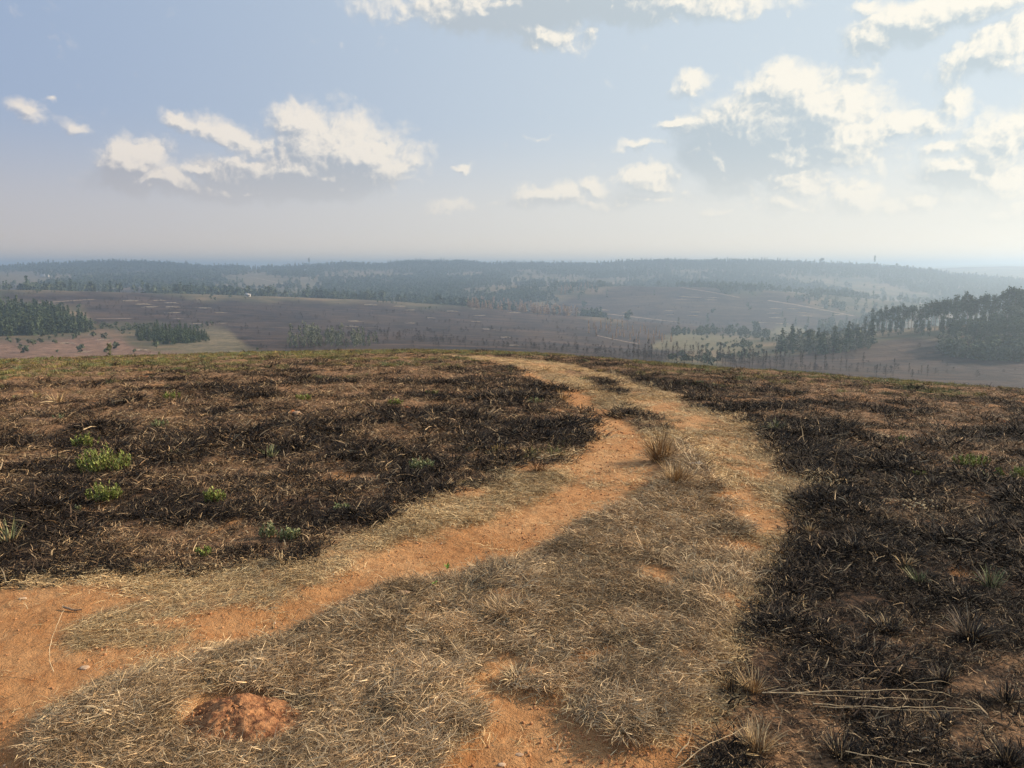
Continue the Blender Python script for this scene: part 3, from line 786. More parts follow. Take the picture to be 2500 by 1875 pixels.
MOUNDS = [  # px, py, half width px, height / half width, material, label
 (577,1785,118,.42,'b','large crumbly red brown earth mound in the matted grass at the bottom of the picture'),
 (850,974,26,.32,'r','low bright orange earth mound left of the brown mound with green sprouts'),
 (992,990,27,.55,'b','dark brown earth mound with green sprouts at its left side'),
 (714,1003,22,.7,'r','red earth mound with an orange rock on it, standing in the burnt grass'),
 (676,930,12,.5,'r','small orange earth mound above the red mound with the rock'),
 (31,900,14,.6,'r','orange earth heap by the left edge near the crest'),
 (358,914,16,.6,'r','pointed reddish earth heap near the crest on the left'),
 (1557,910,18,.4,'r','orange earth mound in burnt turf just right of the far end of the track'),
 (1704,960,24,.42,'r','orange earth mound right of the track with a charred tuft beside it'),
 (1809,961,13,.4,'r','small flat orange mound behind the burnt turf right of the track'),
 (1865,1008,18,.5,'b','blackened earth mound beside the spiky green tuft near the straw edge'),
 (2450,1020,42,.34,'b','wide earth mound with a black shaded flank at the right edge'),
 (2350,944,13,.75,'b','little brown hump standing on the crest line at the right'),
 (2436,1140,34,.42,'b','brown earth mound behind yellow green sprouts near the right edge'),
 (1944,953,14,.4,'r','tiny pale orange mound near the crest right of the track'),
 (701,890,9,.8,'s','pale orange stone near the crest, largest of the stones left of the track'),
 (550,873,7,.5,'s','small pink stone close to the crest line left of the pale orange stone'),
 (517,902,8,.6,'s','flat reddish stone below the small pink stone'),
 (1178,899,9,.6,'s','rounded orange stone left of the far end of the track'),
 (1190,873,8,.9,'s','whitish upright stone on the green crest by the end of the track'),
 (632,893,6,.5,'s','smallest pale stone left of the pale orange stone'),
]
def stone_mesh(name, r, seed):
    rng = np.random.default_rng(seed); V, Fc = lump(rng, 2, .6, .10)
    return mesh_np(name, V * r, [Fc], M_stone)
for i, (px, py, hw, hr, kind, lab) in enumerate(MOUNDS):
    x, y, z = near_hit(px, py + (hw * .3 if kind != 's' and i else 0)); d = math.hypot(x, y, z - H0); rx = hw / F * d; z -= .004 * d
    if kind == 's':
        o = link('stone', stone_mesh('stone', rx, 40 + i)); o.location = (x, y, z + rx * .2); tag(o, lab, 'stone')
    else:
        mt = {'r': M_red, 'b': M_brownearth}[kind]
        if i == 0:
            root = empty('earth_mound', (x, y, z)); tag(root, lab, 'mound')
            me = mound_mesh('mound_body', rx * 1.75, rx * 1.5, rx * .58, 3, M_mound, craggy=.42, n=120, nr=44); body = link('mound_body', me, root)
            V, Fc = lump(rg, 1); n = 900; VV = []; FF = []
            tt = rg.uniform(0, 6.28, n); qq = rg.uniform(0, 1, n) ** .6 * rx * 1.5
            for j in range(n):
                s = rg.uniform(.001, .004) if j % 9 else rg.uniform(.004, .008)
                Vj = V * s * rg.uniform(.7, 1.3, (1, 3)); xx = qq[j] * math.cos(tt[j]); yy = qq[j] * math.sin(tt[j]) * .85
                zz = rx * .54 * math.cos(min(qq[j] / rx / 1.5, 1) * pi / 2) ** 1.35
                VV.append(Vj + np.array([[xx, yy, zz - .002]])); FF.append(Fc + j * len(V))
            cr = link('crumbs', mesh_np('crumbs', np.vstack(VV), [np.vstack(FF)], M_clod), root); cr['kind'] = 'stuff'
        else:
            o = link('earth_mound', mound_mesh('earth_mound', rx, rx * .9, rx * hr, 5 + i, mt)); o.location = (x, y, z); o.rotation_euler = (0, 0, i * 1.3)
            tag(o, lab, 'mound')
        if i == 3:
            o2 = link('stone', stone_mesh('stone', .05, 7)); o2.location = (x + rx * .55, y - rx * .3, z + rx * .35); tag(o2, 'orange rock leaning on the side of the red earth mound', 'stone')
for i, (px, py, w_, lab) in enumerate([(207,1632,15,'whitish flat stone lying on the bare orange track at bottom left'),(56,1463,10,'cream stone half buried in the orange soil near the left edge'),
        (1152,1608,18,'pale knobbly stone at the upper edge of the bare soil in the matted grass'),(1268,1845,14,'pink white stone in the soil near the bottom edge'),(1225,1868,13,'pale stone touching the bottom edge'),
        (497,1011,8,'tiny white stone in the burnt turf beside the black hollow'),(982,1448,24,'grey stone in the dry grass beside the tiny green seedling')]):
    x, y, z = near_hit(px, py); d = math.hypot(x, y, z - H0); r_ = w_ / F * d * .5
    o = link('stone', stone_mesh('stone', r_, 80 + i)); o.location = (x, y, z + r_ * .12); o.scale = (1.3, .9, .55); tag(o, lab, 'stone')

# dried dung
M_dung = m_simple('dried_dung', (.035, .018, .012), (.11, .055, .035), 90, bs=1, bd=.01)
def dung():
    x, y, z = near_hit(1480, 1556); root = empty('dung_pat', (x, y, z)); tag(root, 'dark brown crumbled dung pat lying on the matted straw', 'dung')
    link('pat', mound_mesh('pat', .066, .050, .016, 9, M_dung, craggy=.9), root)
    VV = []; FF = []; V, Fc = lump(rg, 1)
    for j in range(70):
        a = rg.uniform(0, 6.28); q = rg.uniform(0, .062)
        VV.append(V * rg.uniform(.003, .009) * rg.uniform(.5, 1.5, (1, 3)) + np.array([[q * math.cos(a), q * .8 * math.sin(a), .010]])); FF.append(Fc + j * len(V))
    link('crust', mesh_np('crust', np.vstack(VV), [np.vstack(FF)], M_dung), root)
dung()

# ------------------------------------------------------------------ plants on the hilltop
MB = {'lime': m_blade('lime_leaves', LIME, False), 'green': m_blade('green_leaves', GREEN, False), 'straw': m_blade('straw_stalks', STRAW, False),
      'char': m_blade('charred_leaves', CHAR, False, spec=.4), 'grey': m_blade('grey_brown_leaves', GREYS, False),
      'pale': m_blade('pale_green_leaves', [(0, (.10, .13, .05)), (.5, (.26, .29, .13)), (1, (.48, .47, .28))], False),
      'rust': m_blade('rusty_stems', [(0, (.07, .03, .015)), (.6, (.20, .10, .045)), (1, (.36, .20, .09))], False),
      'gold': m_blade('golden_leaves', [(0, (.16, .09, .035)), (.5, (.36, .22, .09)), (1, (.60, .42, .20))], False)}
def dist_at(px, py):
    x, y, z = near_hit(px, py); return x, y, z, math.hypot(math.hypot(x, y), z - H0)
def stemmed_bush(px, py, hw, hh, lab, mat='lime', dens=1.0, seed=0):
    """many short upright stems covered in small leaves, as the green regrowth on the burnt turf"""
    rng = np.random.default_rng(500 + seed); x, y, z, d = dist_at(px, py); W = hw / F * d; Hh = hh / F * d
    root = empty('green_shrub', (x, y, z)); tag(root, lab, 'shrub')
    n = int(np.clip(46 * dens * (hw / 30), 10, 90)); t = rng.uniform(0, 6.28, n); q = np.sqrt(rng.uniform(0, 1, n))
    bx = W * q * np.cos(t); by = W * .75 * q * np.sin(t); hs = Hh * (1 - .45 * q) * rng.uniform(.6, 1.15, n)
    link('stems', bmesh_of('stems', blades(n, rng, base_xy=(bx, by), e0=(70, 88), droop=(-4, 8), length=(Hh * .5, Hh * .9), width=(.003, .005), seg=2), MB['rust']), root)['kind'] = 'stuff'
    px_, az_, e0_ = [], [], []
    parts = []
    for j in range(n):
        m = 15; tz = rng.uniform(.12, 1, m) * hs[j]
        V, Q, Tq, b = blades(m, rng, base_xy=(np.full(m, bx[j]), np.full(m, by[j])), e0=(35, 75), droop=(0, 30), length=(max(.010, Hh * .10), max(.020, Hh * .22)), width=(.0035 + .0004 * d, .006 + .0009 * d), seg=2, taper=.3)
        V = V + np.repeat(np.stack([bx[j] * tz * .25 / Hh, by[j] * tz * .25 / Hh, tz], 1), 5, 0); parts.append((V, Q, Tq, b))
    link('leaves', bmesh_of('leaves', parts, MB[mat]), root)['kind'] = 'stuff'
SHR = [(212,1092,26,34,'lime','green shrub with fine upright shoots just above the largest bright shrub'),
 (255,1152,48,58,'lime','largest bright green shrub in the burnt turf at the left'),
 (255,1220,33,40,'lime','low bright green shrub directly below the largest green shrub'),
 (526,1226,23,38,'lime','compact bright green tuft shaped shrub alone in the burnt turf'),
 (391,1044,20,22,'pale','faint green shrub above the pair of bright shrubs on the left'),
 (421,975,18,22,'lime','yellow green shrub beside a patch of bare soil in the upper left turf'),
 (743,978,18,20,'lime','yellow green shrub growing just behind the red mound with the rock'),
 (655,1312,17,40,'pale','first half of the paired grey green shrubs above the straw'),
 (705,1316,24,34,'pale','second wider half of the paired grey green shrubs above the straw'),
 (188,1252,12,16,'pale','tiny pale green sprout left below the low bright shrub'),
 (497,1358,17,26,'lime','small dull green shrub near the lower edge of the burnt turf'),
 (1057,962,16,12,'lime','bright yellow green tuft shaped shrub farthest back in the burnt turf'),
 (965,988,17,16,'lime','yellow green shrub touching the dark brown mound'),
 (1030,1150,26,40,'pale','loose grey green shrub in the blackest turf left of the bare patch'),
 (1307,984,20,14,'pale','flat olive shrub at the edge of the burnt turf near the track bend'),
 (835,1246,22,18,'pale','flat green shrub at the border between black turf and straw'),
 (2369,1140,34,30,'lime','wide yellow green shrub in front of the brown mound at the right'),
 (2490,1172,18,30,'lime','yellow green shrub at the very right edge'),
 (2246,1164,13,16,'lime','small yellow green shrub alone on the black turf on the right'),
 (1704,938,12,10,'pale','tiny green tuft shaped shrub on the far turf just above the orange mound'),
 (2205,1080,14,16,'lime','faint yellow shrub on the brown turf to the right of the dry stalks'),
 (2440,1165,10,22,'lime','upright light green shoots between the wide shrub and the right edge'),
 (120,878,26,9,'pale','low green shrub patch near the crest on the far left')]
for i, (px, py, hw, hh, mt, lab) in enumerate(SHR): stemmed_bush(px, py, hw, hh, lab, mt, seed=i)

def tussock(px, py, hw, hh, lab, kind, seed, n=90, spread=(25, 80), droop=(10, 70), mats=None, name='grass_tussock', thick=1.0):
    """mats: list of (part name, material, share)"""
    rng = np.random.default_rng(900 + seed); x, y, z, d = dist_at(px, py); W = hw / F * d; Hh = .85 * hh / F * d
    root = empty(name, (x, y, z), rng.uniform(0, 6)); tag(root, lab, 'grass tussock')
    wd = max(.0016, .0007 * d) * thick
    for pn, mt, share in mats:
        m = max(4, int(n * share))
        link(pn, bmesh_of(pn, blades(m, rng, W * .38, None, 9, spread, droop, (Hh * .6, Hh * 1.35), (wd, wd * 1.9), 5, lean=.85, twist=.4), MB[mt]), root)
C_ = [('charred_blades', 'char', .82), ('dry_blades', 'straw', .10)]
TUS = [(22,1325,26,62,'tall pale green tussock at the left edge in the black turf',[('green_blades','pale',.5),('dry_blades','straw',.4)],(55,85),46),
 (145,982,26,40,'pale wispy dry tussock in the upper left turf',[('dry_blades','straw',1)],(30,80),30),
 (662,1115,24,32,'whitish green spiky tussock left of the centre of the burnt turf',[('green_blades','pale',.7),('charred_blades','char',.4)],(50,85),60),
 (690,1378,20,34,'few pale stiff blades at the lower border of the left burnt turf',[('dry_blades','straw',1)],(60,88),16),
 (1315,1152,34,36,'rusty brown twiggy tussock standing in the bare orange patch by the path',[('rusty_twigs','rust',.9),('dry_blades','gold',.1)],(25,85),90),
 (1612,1128,52,78,'taller dry reed tussock in the middle of the track',[('dry_blades','gold',.75),('grey_blades','grey',.4)],(45,88),230),
 (1650,1182,46,62,'shorter dry reed tussock just below the taller one in the middle of the track',[('dry_blades','gold',.7),('grey_blades','grey',.4)],(35,85),200),
 (1896,1048,32,30,'spiky green tussock on the black turf right of the straw',[('green_blades','pale',.7),('charred_blades','char',.4)],(20,75),90),
 (2046,1178,34,30,'black tussock with a few white blades near the straw edge on the right',C_,(15,75),110),
 (2280,1190,26,34,'black tussock with thin stalks in the middle of the right hand turf',C_,(35,85),80),
 (2092,1345,34,32,'black tussock in front of a bare patch with pale straws lying on it',C_,(25,80),150),
 (2420,1295,40,36,'black tussock with pale split blades near the right edge',C_,(25,75),150),
 (2211,1382,22,30,'thin dry pale tussock right of the bare patch',[('dry_blades','straw',1)],(30,85),36),
 (2242,1425,24,44,'upright yellow green tussock, left one of the lower right pair',[('green_blades','pale',.7),('charred_blades','char',.3)],(55,88),60),
 (2418,1435,30,52,'upright yellow green tussock with long blades, right one of the lower right pair',[('green_blades','pale',.7),('charred_blades','char',.5)],(45,88),80),
 (1907,1352,38,30,'low brown dry tussock on the edge between straw and black turf',[('dry_blades','gold',.5),('grey_blades','grey',.5)],(20,70),150),
 (1975,1298,24,26,'small curling straw tussock at the straw edge above the low brown one',[('dry_blades','straw',1)],(30,80),50),
 (2300,1665,34,40,'black tussock right of the fallen reeds',C_,(40,85),170),
 (2053,1850,50,62,'big black tussock at the bottom edge below the fallen reeds',C_,(35,85),260),
 (2457,1715,34,44,'black tussock near the right edge beside a thin bent stalk',C_,(35,85),150),
 (2370,1560,52,70,'tallest black tussock leaning right above the fallen reeds',C_,(35,70),220),
 (2460,1866,44,50,'black tussock in the bottom right corner',C_,(35,85),190),
 (1784,1690,26,52,'small tussock with upright yellow blades left of the fallen reeds',[('dry_blades','gold',.45),('charred_blades','char',.6)],(50,88),60),
 (2170,1540,56,36,'broad low black tussock above the fallen reeds',C_,(30,80),240),
 (2303,1765,40,34,'ragged black tussock under the right end of the fallen reeds',C_,(25,80),170),
 (2150,1785,34,26,'low burnt tussock below the middle of the fallen reeds',C_,(25,75),130),
 (1242,1495,125,50,'large tangled dark dry tussock in the centre of the matted grass',[('grey_blades','grey',1.0),('dry_blades','gold',.15)],(5,70),620),
 (965,1520,70,40,'drooping grey tussock left of the small bare orange patch',[('grey_blades','grey',.8),('dry_blades','straw',.2)],(5,70),260),
 (1069,1572,52,34,'dark spiky grey tussock right above the bare soil',[('grey_blades','grey',1)],(10,70),220),
 (1004,1720,80,48,'drooping grey tussock hanging over the lower left of the bare soil',[('grey_blades','grey',.85),('dry_blades','straw',.2)],(0,65),300),
 (1530,1785,88,50,'drooping dark tussock at the right side of the bare soil',[('grey_blades','grey',.85),('dry_blades','straw',.2)],(0,65),330),
 (1260,1655,60,38,'pale green grey tussock on the island of grass inside the bare soil',[('grey_blades','grey',.5),('dry_blades','straw',.5)],(5,65),240),
 (350,1250+140,34,20,'brown curled tussock at the upper left border of the orange soil',[('dry_blades','gold',.6),('grey_blades','grey',.5)],(10,70),100),
 (1838,1690,30,60,'pale curly tussock below the small yellow bladed one',[('dry_blades','straw',.9),('grey_blades','grey',.3)],(40,85),90),
 (1850,1830,56,70,'greyish curly dry tussock at the bottom beside the black turf',[('dry_blades','straw',.5),('grey_blades','grey',.6)],(35,85),200),
 (1375,978,14,32,'thin golden tussock at the left border of the far ruts',[('dry_blades','gold',1)],(40,85),30),
 (1330,905,8,22,'faint dry tussock beside the far end of the track',[('dry_blades','straw',1)],(40,85),16)]
for i, (px, py, hw, hh, lab, mats, sp, n) in enumerate(TUS): tussock(px, py, hw, hh, lab, None, i, n, sp, (5, 75) if sp[0] < 30 else (-5, 45), mats)

# tiny green seedlings
M_leaf = m_simple('seedling_leaf', (.10, .26, .03), (.26, .46, .08), 50, .5, 0)
for i, (px, py, h_, lab) in enumerate([(1092,1395,24,'tiny upright green seedling on the bare rut edge'), (1060,1436,20,'tiny green seedling with spreading leaves in the matted grass')]):
    x, y, z, d = dist_at(px, py); hh = h_ / F * d; root = empty('seedling', (x, y, z)); tag(root, lab, 'seedling')
    link('stem', bmesh_of('stem', blades(3, rg, .002, None, 9, (80, 89), (0, 5), (hh * .7, hh * .9), (.003, .004), 3), MB['green']), root)
    for k in range(6):
        V, Q, Tq, b = blades(1, rg, .001, k * 1.1 + i, .1, (25, 60), (20, 50), (hh * .45, hh * .6), (.009, .012), 4, taper=.1)
        link('leaf', mesh_np('leaf', V + np.array([[0, 0, hh * (.2 + .1 * k)]]), [Q, Tq], M_leaf), root)

# ------------------------------------------------------------------ single dry stalks
def tube(P, r0, r1, sides=5):
    P = np.array(P, float); n = len(P); V = []; 
    for i in range(n):
        d = P[min(i + 1, n - 1)] - P[max(i - 1, 0)]; d /= np.linalg.norm(d) + 1e-9
        up = np.array([0, 0, 1.]) if abs(d[2]) < .9 else np.array([1., 0, 0])
        s = np.cross(d, up); s /= np.linalg.norm(s); t = np.cross(s, d); r = r0 + (r1 - r0) * i / (n - 1)
        for k in range(sides): a = 2 * pi * k / sides; V.append(P[i] + r * (math.cos(a) * s + math.sin(a) * t))
    F4 = grid_faces(n, sides, True); return np.array(V), F4
def smooth_path(C, n=14, wob=0, rng=None):
    C = np.array(C, float); t = np.linspace(0, len(C) - 1, n); out = np.stack([np.interp(t, np.arange(len(C)), C[:, k]) for k in range(3)], 1)
    for _ in range(2): out[1:-1] = (out[:-2] + 2 * out[1:-1] + out[2:]) / 4
    if wob: out[1:-1] += rng.normal(0, wob, (n - 2, 3))
    return out
M_stalk = m_simple('dry_stalk', (.40, .28, .15), (.74, .58, .36), 30, .6, 0)
M_dstalk = m_simple('grey_stalk', (.16, .10, .065), (.36, .25, .16), 30, .7, 0)
def zc(p): return (800 + p[0] / 2.602, 1375 + p[1] / 2.602)
STK = [ # points in photograph pixels with height above the ground (m), radius, material, label
 ([(1861,1691,.03),(2100,1686,.05),(2270,1684,.05),(2322,1700,.02)],.0022,'p','pale reed lying level across the black turf, uppermost of the fallen bunch'),
 ([(1880,1690,.03),(2130,1703,.04),(2280,1708,.02)],.0018,'p','pale reed lying just under the uppermost fallen reed'),
 ([(1861,1691,.03),(1925,1680,.06),(1973,1666,.10)],.0028,'p','short thick yellow reed rising right from the start of the fallen bunch'),
 ([(1985,1718,.02),(2150,1727,.03),(2300,1725,.03),(2400,1731,.02)],.0024,'p','long pale reed lying lowest in the fallen bunch'),
 ([(2000,1724,.02),(2200,1734,.02),(2380,1738,.02)],.0016,'p','thin pale reed beneath the long lowest one'),
 ([(2040,1775,.02),(2072,1692,.16),(2155,1560,.36)],.0017,'g','thin stem rising steeply to the right out of the fallen bunch'),
 ([(2085,1745,.02),(2190,1615,.26),(2287,1520,.44)],.0030,'g','thick grey purple seed stem leaning far to the right'),
 ([(2080,1740,.02),(2170,1630,.22),(2250,1560,.36)],.0016,'g','second grey stem running beside the thick leaning seed stem'),
 ([(2046,1622,.03),(2150,1626,.05),(2272,1634,.02)],.0015,'g','faint level stalk crossing above the fallen bunch'),
 ([(2064,1834,.03),(2190,1856,.04),(2270,1870,.02)],.0020,'p','pale stalk lying from the big black tussock towards the bottom edge'),
 ([(2218,1836,.02),(2240,1832,.03),(2258,1824,.04)],.0030,'p','short curled yellow leaf lying in the black turf near the bottom'),
 ([(2060,1682,.02),(2090,1656,.07),(2140,1655,.05)],.0014,'p','arched thin straw over the upper left of the fallen bunch'),
 ([(2200,1682,.02),(2230,1668,.06),(2300,1661,.06),(2340,1680,.02)],.0014,'p','arched thin straw over the upper right of the fallen bunch'),
 ([(131,1640,.01),(115,1598,.06),(133,1540,.12),(152,1500,.15),(154,1475,.18)],.0022,'p','bent dry stalk standing over the orange soil at the lower left'),
 ([(180,1532,.02),(270,1497,.05),(365,1465,.02)],.0020,'p','long straw arching over the red patch at the lower left'),
 ([(430,1608,.01),(490,1598,.02)],.0028,'p','thick straw lying on the rut edge at the lower left'),
 ([(1217,1413,.01),(1204,1350,.14),(1195,1280,.30),(1190,1188,.52)],.0011,'p','very tall thin straw standing upright beside the left rut'),
 ([(1545,1153,.02),(1575,1146,.05),(1598,1135,.08)],.0022,'p','bent straw beside the taller reed tussock'),
 ([(1595,1250,.01),(1612,1232,.05)],.0022,'p','short straw below the reed tussocks'),
 ([(2034,1155,.02),(2040,1110,.22),(2055,1075,.34),(2075,1072,.36)],.0022,'p','tall straw standing over the black tussock with white blades'),
 ([(1964,1080,.02),(1956,1040,.16),(1955,1008,.3)],.0026,'p','upright forked dry stalk on the right hand turf'),
 ([(2246,1080,.02),(2258,1055,.16),(2280,1043,.26)],.0026,'p','arching pale stalk on the brown turf at the right'),
 ([(2120,1310,.03),(2160,1302,.05)],.0030,'p','thick pale straw lying behind the black tussock with the bare patch'),
 ([(2130,1370,.01),(2160,1355,.03)],.0030,'p','pale straws end lying on the bare patch in the right hand turf'),
 ([(2190,1305,.02),(2215,1280,.16),(2246,1258,.26)],.0018,'p','thin straw rising towards the right above the burnt tussocks'),
 ([(2290,1345,.03),(2330,1343,.05)],.0022,'p','level straw segment in the right hand turf'),
 ([(2375,1385,.01),(2370,1362,.10)],.0018,'p','upright white straw below the level straw segment'),
 ([(1738,985,.02),(1742,960,.30)],.0028,'p','single upright straw near the orange mound right of the track'),
 ([(1725,1245,.01),(1765,1238,.03)],.0022,'p','pale straw lying across the right rut'),
 ([(1360,1625,.02),(1400,1580,.07)],.0020,'p','straw crossing the matted grass next to the dung'),
 ([(1560,1735,.01),(1590,1695,.08)],.0018,'p','straw leaning over the drooping dark tussock'),
 ([(2436,1640,.12),(2448,1680,.06),(2463,1696,.02)],.0020,'g','thin bent stalk at the right edge above the black tussock'),
 ([(1655,1875,.02),(1720,1820,.06),(1830,1775,.06)],.0022,'p','long straw leaning up from the bottom edge towards the curly tussock'),
 ([(1650,1850,.02),(1690,1800,.06),(1688,1745,.1)],.0018,'p','upright straw near the bottom edge left of the curly tussock')]
for i, (C, rad, mt, lab) in enumerate(STK):
    n = len(C); P = []
    for (px, py, h) in C:
        # the point at height h above the hill, on this pixel's ray
        dx, dy, t = [float(v) for v in ray(px, py)]
        lo, hi = .5, 60.
        for _ in range(40):
            mid = (lo + hi) / 2
            zz = float(z_smooth(np.array([dx * mid]), np.array([dy * mid]))[0]) + h + .02
            if H0 + t * mid > zz: lo = mid
            else: hi = mid
        P.append((dx * lo, dy * lo, H0 + t * lo))
    P = smooth_path(P, 4 * n, .0022, rg); o0 = P[0].copy()
    V, F4 = tube(P - o0, rad * .8, rad * .3)
    root = link('dry_stalk', mesh_np('dry_stalk', V, [F4], M_stalk if mt == 'p' else M_dstalk, None, True)); root.location = o0
    tag(root, lab, 'stalk')
# twig with a second twig by the bent stalk
P = [near_hit(*p) for p in ((154,1488),(180,1496),(200,1494))]; P = smooth_path([(a, b, c + .012) for a, b, c in P], 8, .001, rg)
V, F4 = tube(P - P[0], .006, .004); o = link('twig', mesh_np('twig', V, [F4], M_dstalk, None, True)); o.location = P[0]
tag(o, 'short dark twig lying at the foot of the red patch by the bent stalk', 'twig')
# scrap of litter in the reed tussock
M_lit = m_simple('crumpled_film', (.62, .66, .70), (.80, .82, .84), 60, .3, .3, .004)
x, y, z = near_hit(1698, 1138); n = 7; gx, gy = np.meshgrid(np.linspace(-.06, .06, n), np.linspace(-.03, .03, n)); V = np.stack([gx.ravel(), gy.ravel() + rg.normal(0, .004, n * n), .02 + rg.normal(0, .009, n * n)], 1)
o = link('plastic_scrap', mesh_np('plastic_scrap', V, [grid_faces(n, n, False)[:, ::-1]], M_lit)); o.location = (x, y, z); md = o.modifiers.new('thickness', 'SOLIDIFY'); md.thickness = .001
tag(o, 'crumpled whitish plastic scrap caught in the dry grass beside the reed tussocks', 'litter')
# dried cream flower heads
M_fl = m_simple('cream_flower_head', (.28, .21, .12), (.52, .42, .26), 60)
x, y, z, d = dist_at(2262, 1246); root = empty('dried_flowers', (x, y, z)); tag(root, 'row of small dried cream flower heads in the black turf', 'flowers')
V, Fc = lump(rg, 1, .8)
me = mesh_np('flower_head', V * .0075, [Fc], M_fl)
pts = [(2160 + rg.uniform(-6, 30), 1228 + rg.uniform(-4, 8)) for _ in range(6)] + [(rg.uniform(2200, 2300), 1236 + rg.uniform(-6, 14)) for _ in range(30)]
stems = []
for q in pts:
    a, b, c = near_hit(*q); hgt = rg.uniform(.02, .045)
    hd = link('flower_head', me, root, (a - x, b - y, c - z + hgt)); hd.scale = (rg.uniform(.8, 1.3),) * 3
    Vs, Fs = tube([(a - x, b - y, c - z - .01), (a - x, b - y, c - z + hgt)], .0018, .0012, 4); stems.append((Vs, Fs))
o_ = 0; VV = []; FF = []
for a, b in stems: VV.append(a); FF.append(b + o_); o_ += len(a)
link('stems', mesh_np('stems', np.vstack(VV), [np.vstack(FF)], M_dstalk), root)['kind'] = 'stuff'

# ------------------------------------------------------------------ trees of the valley (sizes in metres)
def m_tree(name, c1, c2, scale=.9):
    m, T, b = newmat(name, .85)
    P = T.new('ShaderNodeTexCoord').outputs['Object']; n = T.noise(P, scale, 3, .6)
    col = T.mix(T.ss(n, .36, .64), c1, c2)
    oi = T.new('ShaderNodeObjectInfo')
    col = T.mix(T.m('MULTIPLY', oi.outputs['Random'], .45), col, tuple(.5 * v for v in c1))
    T.l.new(col, b.inputs['Base Color'])
    return m
M_pine = m_tree('pine_needles', (.060, .085, .042), (.125, .160, .078))
M_euc = m_tree('eucalyptus_leaves', (.06, .085, .05), (.15, .19, .11))
M_gold = m_tree('scorched_needles', (.34, .20, .11), (.62, .43, .26))
M_bush = m_tree('bush_leaves', (.075, .095, .048), (.16, .18, .095))
M_dead = m_tree('burnt_twigs', (.030, .022, .018), (.075, .052, .040), 2)
M_bark = m_simple('pale_bark', (.12, .10, .08), (.30, .26, .21), 1.2, .9, 0)
M_dbark = m_simple('dark_bark', (.03, .022, .018), (.08, .055, .04), 1.5, .9, 0)
def leaf_faces(C, size, rng, flat=.5, elong=1.6):
    """one small quad at each centre C"""
    n = len(C); s = size * rng.uniform(.6, 1.3, n)[:, None]
    a = rng.normal(0, 1, (n, 3)); a[:, 2] *= flat; a /= np.linalg.norm(a, axis=1)[:, None]
    b = rng.normal(0, 1, (n, 3)); b -= (b * a).sum(1)[:, None] * a; b /= np.linalg.norm(b, axis=1)[:, None]
    V = np.stack([C - a * s * elong, C - b * s, C + a * s * elong, C + b * s], 1).reshape(-1, 3)
    return V, (np.arange(n) * 4)[:, None] + np.arange(4)[None]
def trunk_mesh(name, h, r, mat, lean=.02, sides=6, rng=RG):
    P = [(0, 0, -.4)] + [(rng.normal(0, lean) * h * t, rng.normal(0, lean) * h * t, h * t) for t in (.33, .66, 1)]
    V, F4 = tube(P, r, r * .25, sides); return mesh_np(name, V, [F4], mat, None, True)
def pine_crown(rng, h=10, rad=2.1, mat=None, whorls=11, per=9, dens=1.0, z0=.08, leaf=.36, droop=.25):
    C = []
    for i in range(whorls):
        t = i / (whorls - 1); z = h * (z0 + (1 - z0) * t ** .9); R_ = rad * (1 - t) ** .8 + .12
        for k in range(max(4, int(per * (1.1 - .6 * t)))):
            a = rng.uniform(0, 6.28); L = R_ * rng.uniform(.7, 1.15); m = max(2, int(6 * (1.2 - t) * dens))
            q = np.linspace(.2, 1, m)
            C.append(np.stack([np.cos(a) * L * q, np.sin(a) * L * q, z - droop * L * q + .35 * (q - .4) * L * .3], 1) + rng.normal(0, .13, (m, 3)))
    C = np.vstack(C); V, Q = leaf_faces(C, leaf, rng, .5); return mesh_np('crown', V, [Q], mat)
def clump_crown(rng, h, rad, mat, n_cl=16, per=28, z0=.35, leaf=.42, shape='round'):
    C = []
    for i in range(n_cl):
        t = rng.uniform(0, 1); z = h * (z0 + (1 - z0) * t)
        pr = {'round': math.sin(pi * min(1, .12 + .80 * t)), 'column': .8 + .2 * math.sin(pi * t), 'umbrella': .35 + .65 * math.sin(pi * min(1, .25 + .65 * t))}[shape]
        a = rng.uniform(0, 6.28); q = rad * pr * math.sqrt(rng.uniform(0, 1)) * .85
        C.append(np.array([[q * math.cos(a), q * math.sin(a), z]]) + rng.normal(0, 1, (per, 3)) * np.array([[rad * .24, rad * .24, h * .035 + .25]]))
    C = np.vstack(C); V, Q = leaf_faces(C, leaf, rng, .8); return mesh_np('crown', V, [Q], mat)
def branch_mesh(rng, h, n=14, L=1.6, r=.05, mat=None, z0=.3):
    VV, FF, o = [], [], 0
    for i in range(n):
        t = rng.uniform(z0, .97); a = rng.uniform(0, 6.28); l = L * (1.25 - t) * rng.uniform(.6, 1.2); z = h * t
        P = [(0, 0, z), (math.cos(a) * l * .5, math.sin(a) * l * .5, z + l * .12), (math.cos(a) * l, math.sin(a) * l, z + l * rng.uniform(-.1, .5))]
        V, F4 = tube(P, r, r * .3, 3); VV.append(V); FF.append(F4 + o); o += len(V)
    return np.vstack(VV), np.vstack(FF)
def merged(name, meshes):
    """one mesh of several, keeping the materials"""
    V, Fq, mi, mats, o = [], [], [], [], 0; F3 = []; m3 = []
    for me in meshes:
        v = np.zeros(len(me.vertices) * 3, np.float32); me.vertices.foreach_get('co', v); V.append(v.reshape(-1, 3))
        lv = np.zeros(len(me.loops), np.int32); me.loops.foreach_get('vertex_index', lv)
        Fq.append(lv.reshape(-1, 4) + o); mi += [len(mats)] * (len(lv) // 4); mats.append(me.materials[0]); o += len(V[-1])
    me = mesh_np(name, np.vstack(V), [np.vstack(Fq)])
    for m in mats: me.materials.append(m)
    me.polygons.foreach_set('material_index', np.array(mi, np.int32)); return me
trg = np.random.default_rng(5); EUL = []
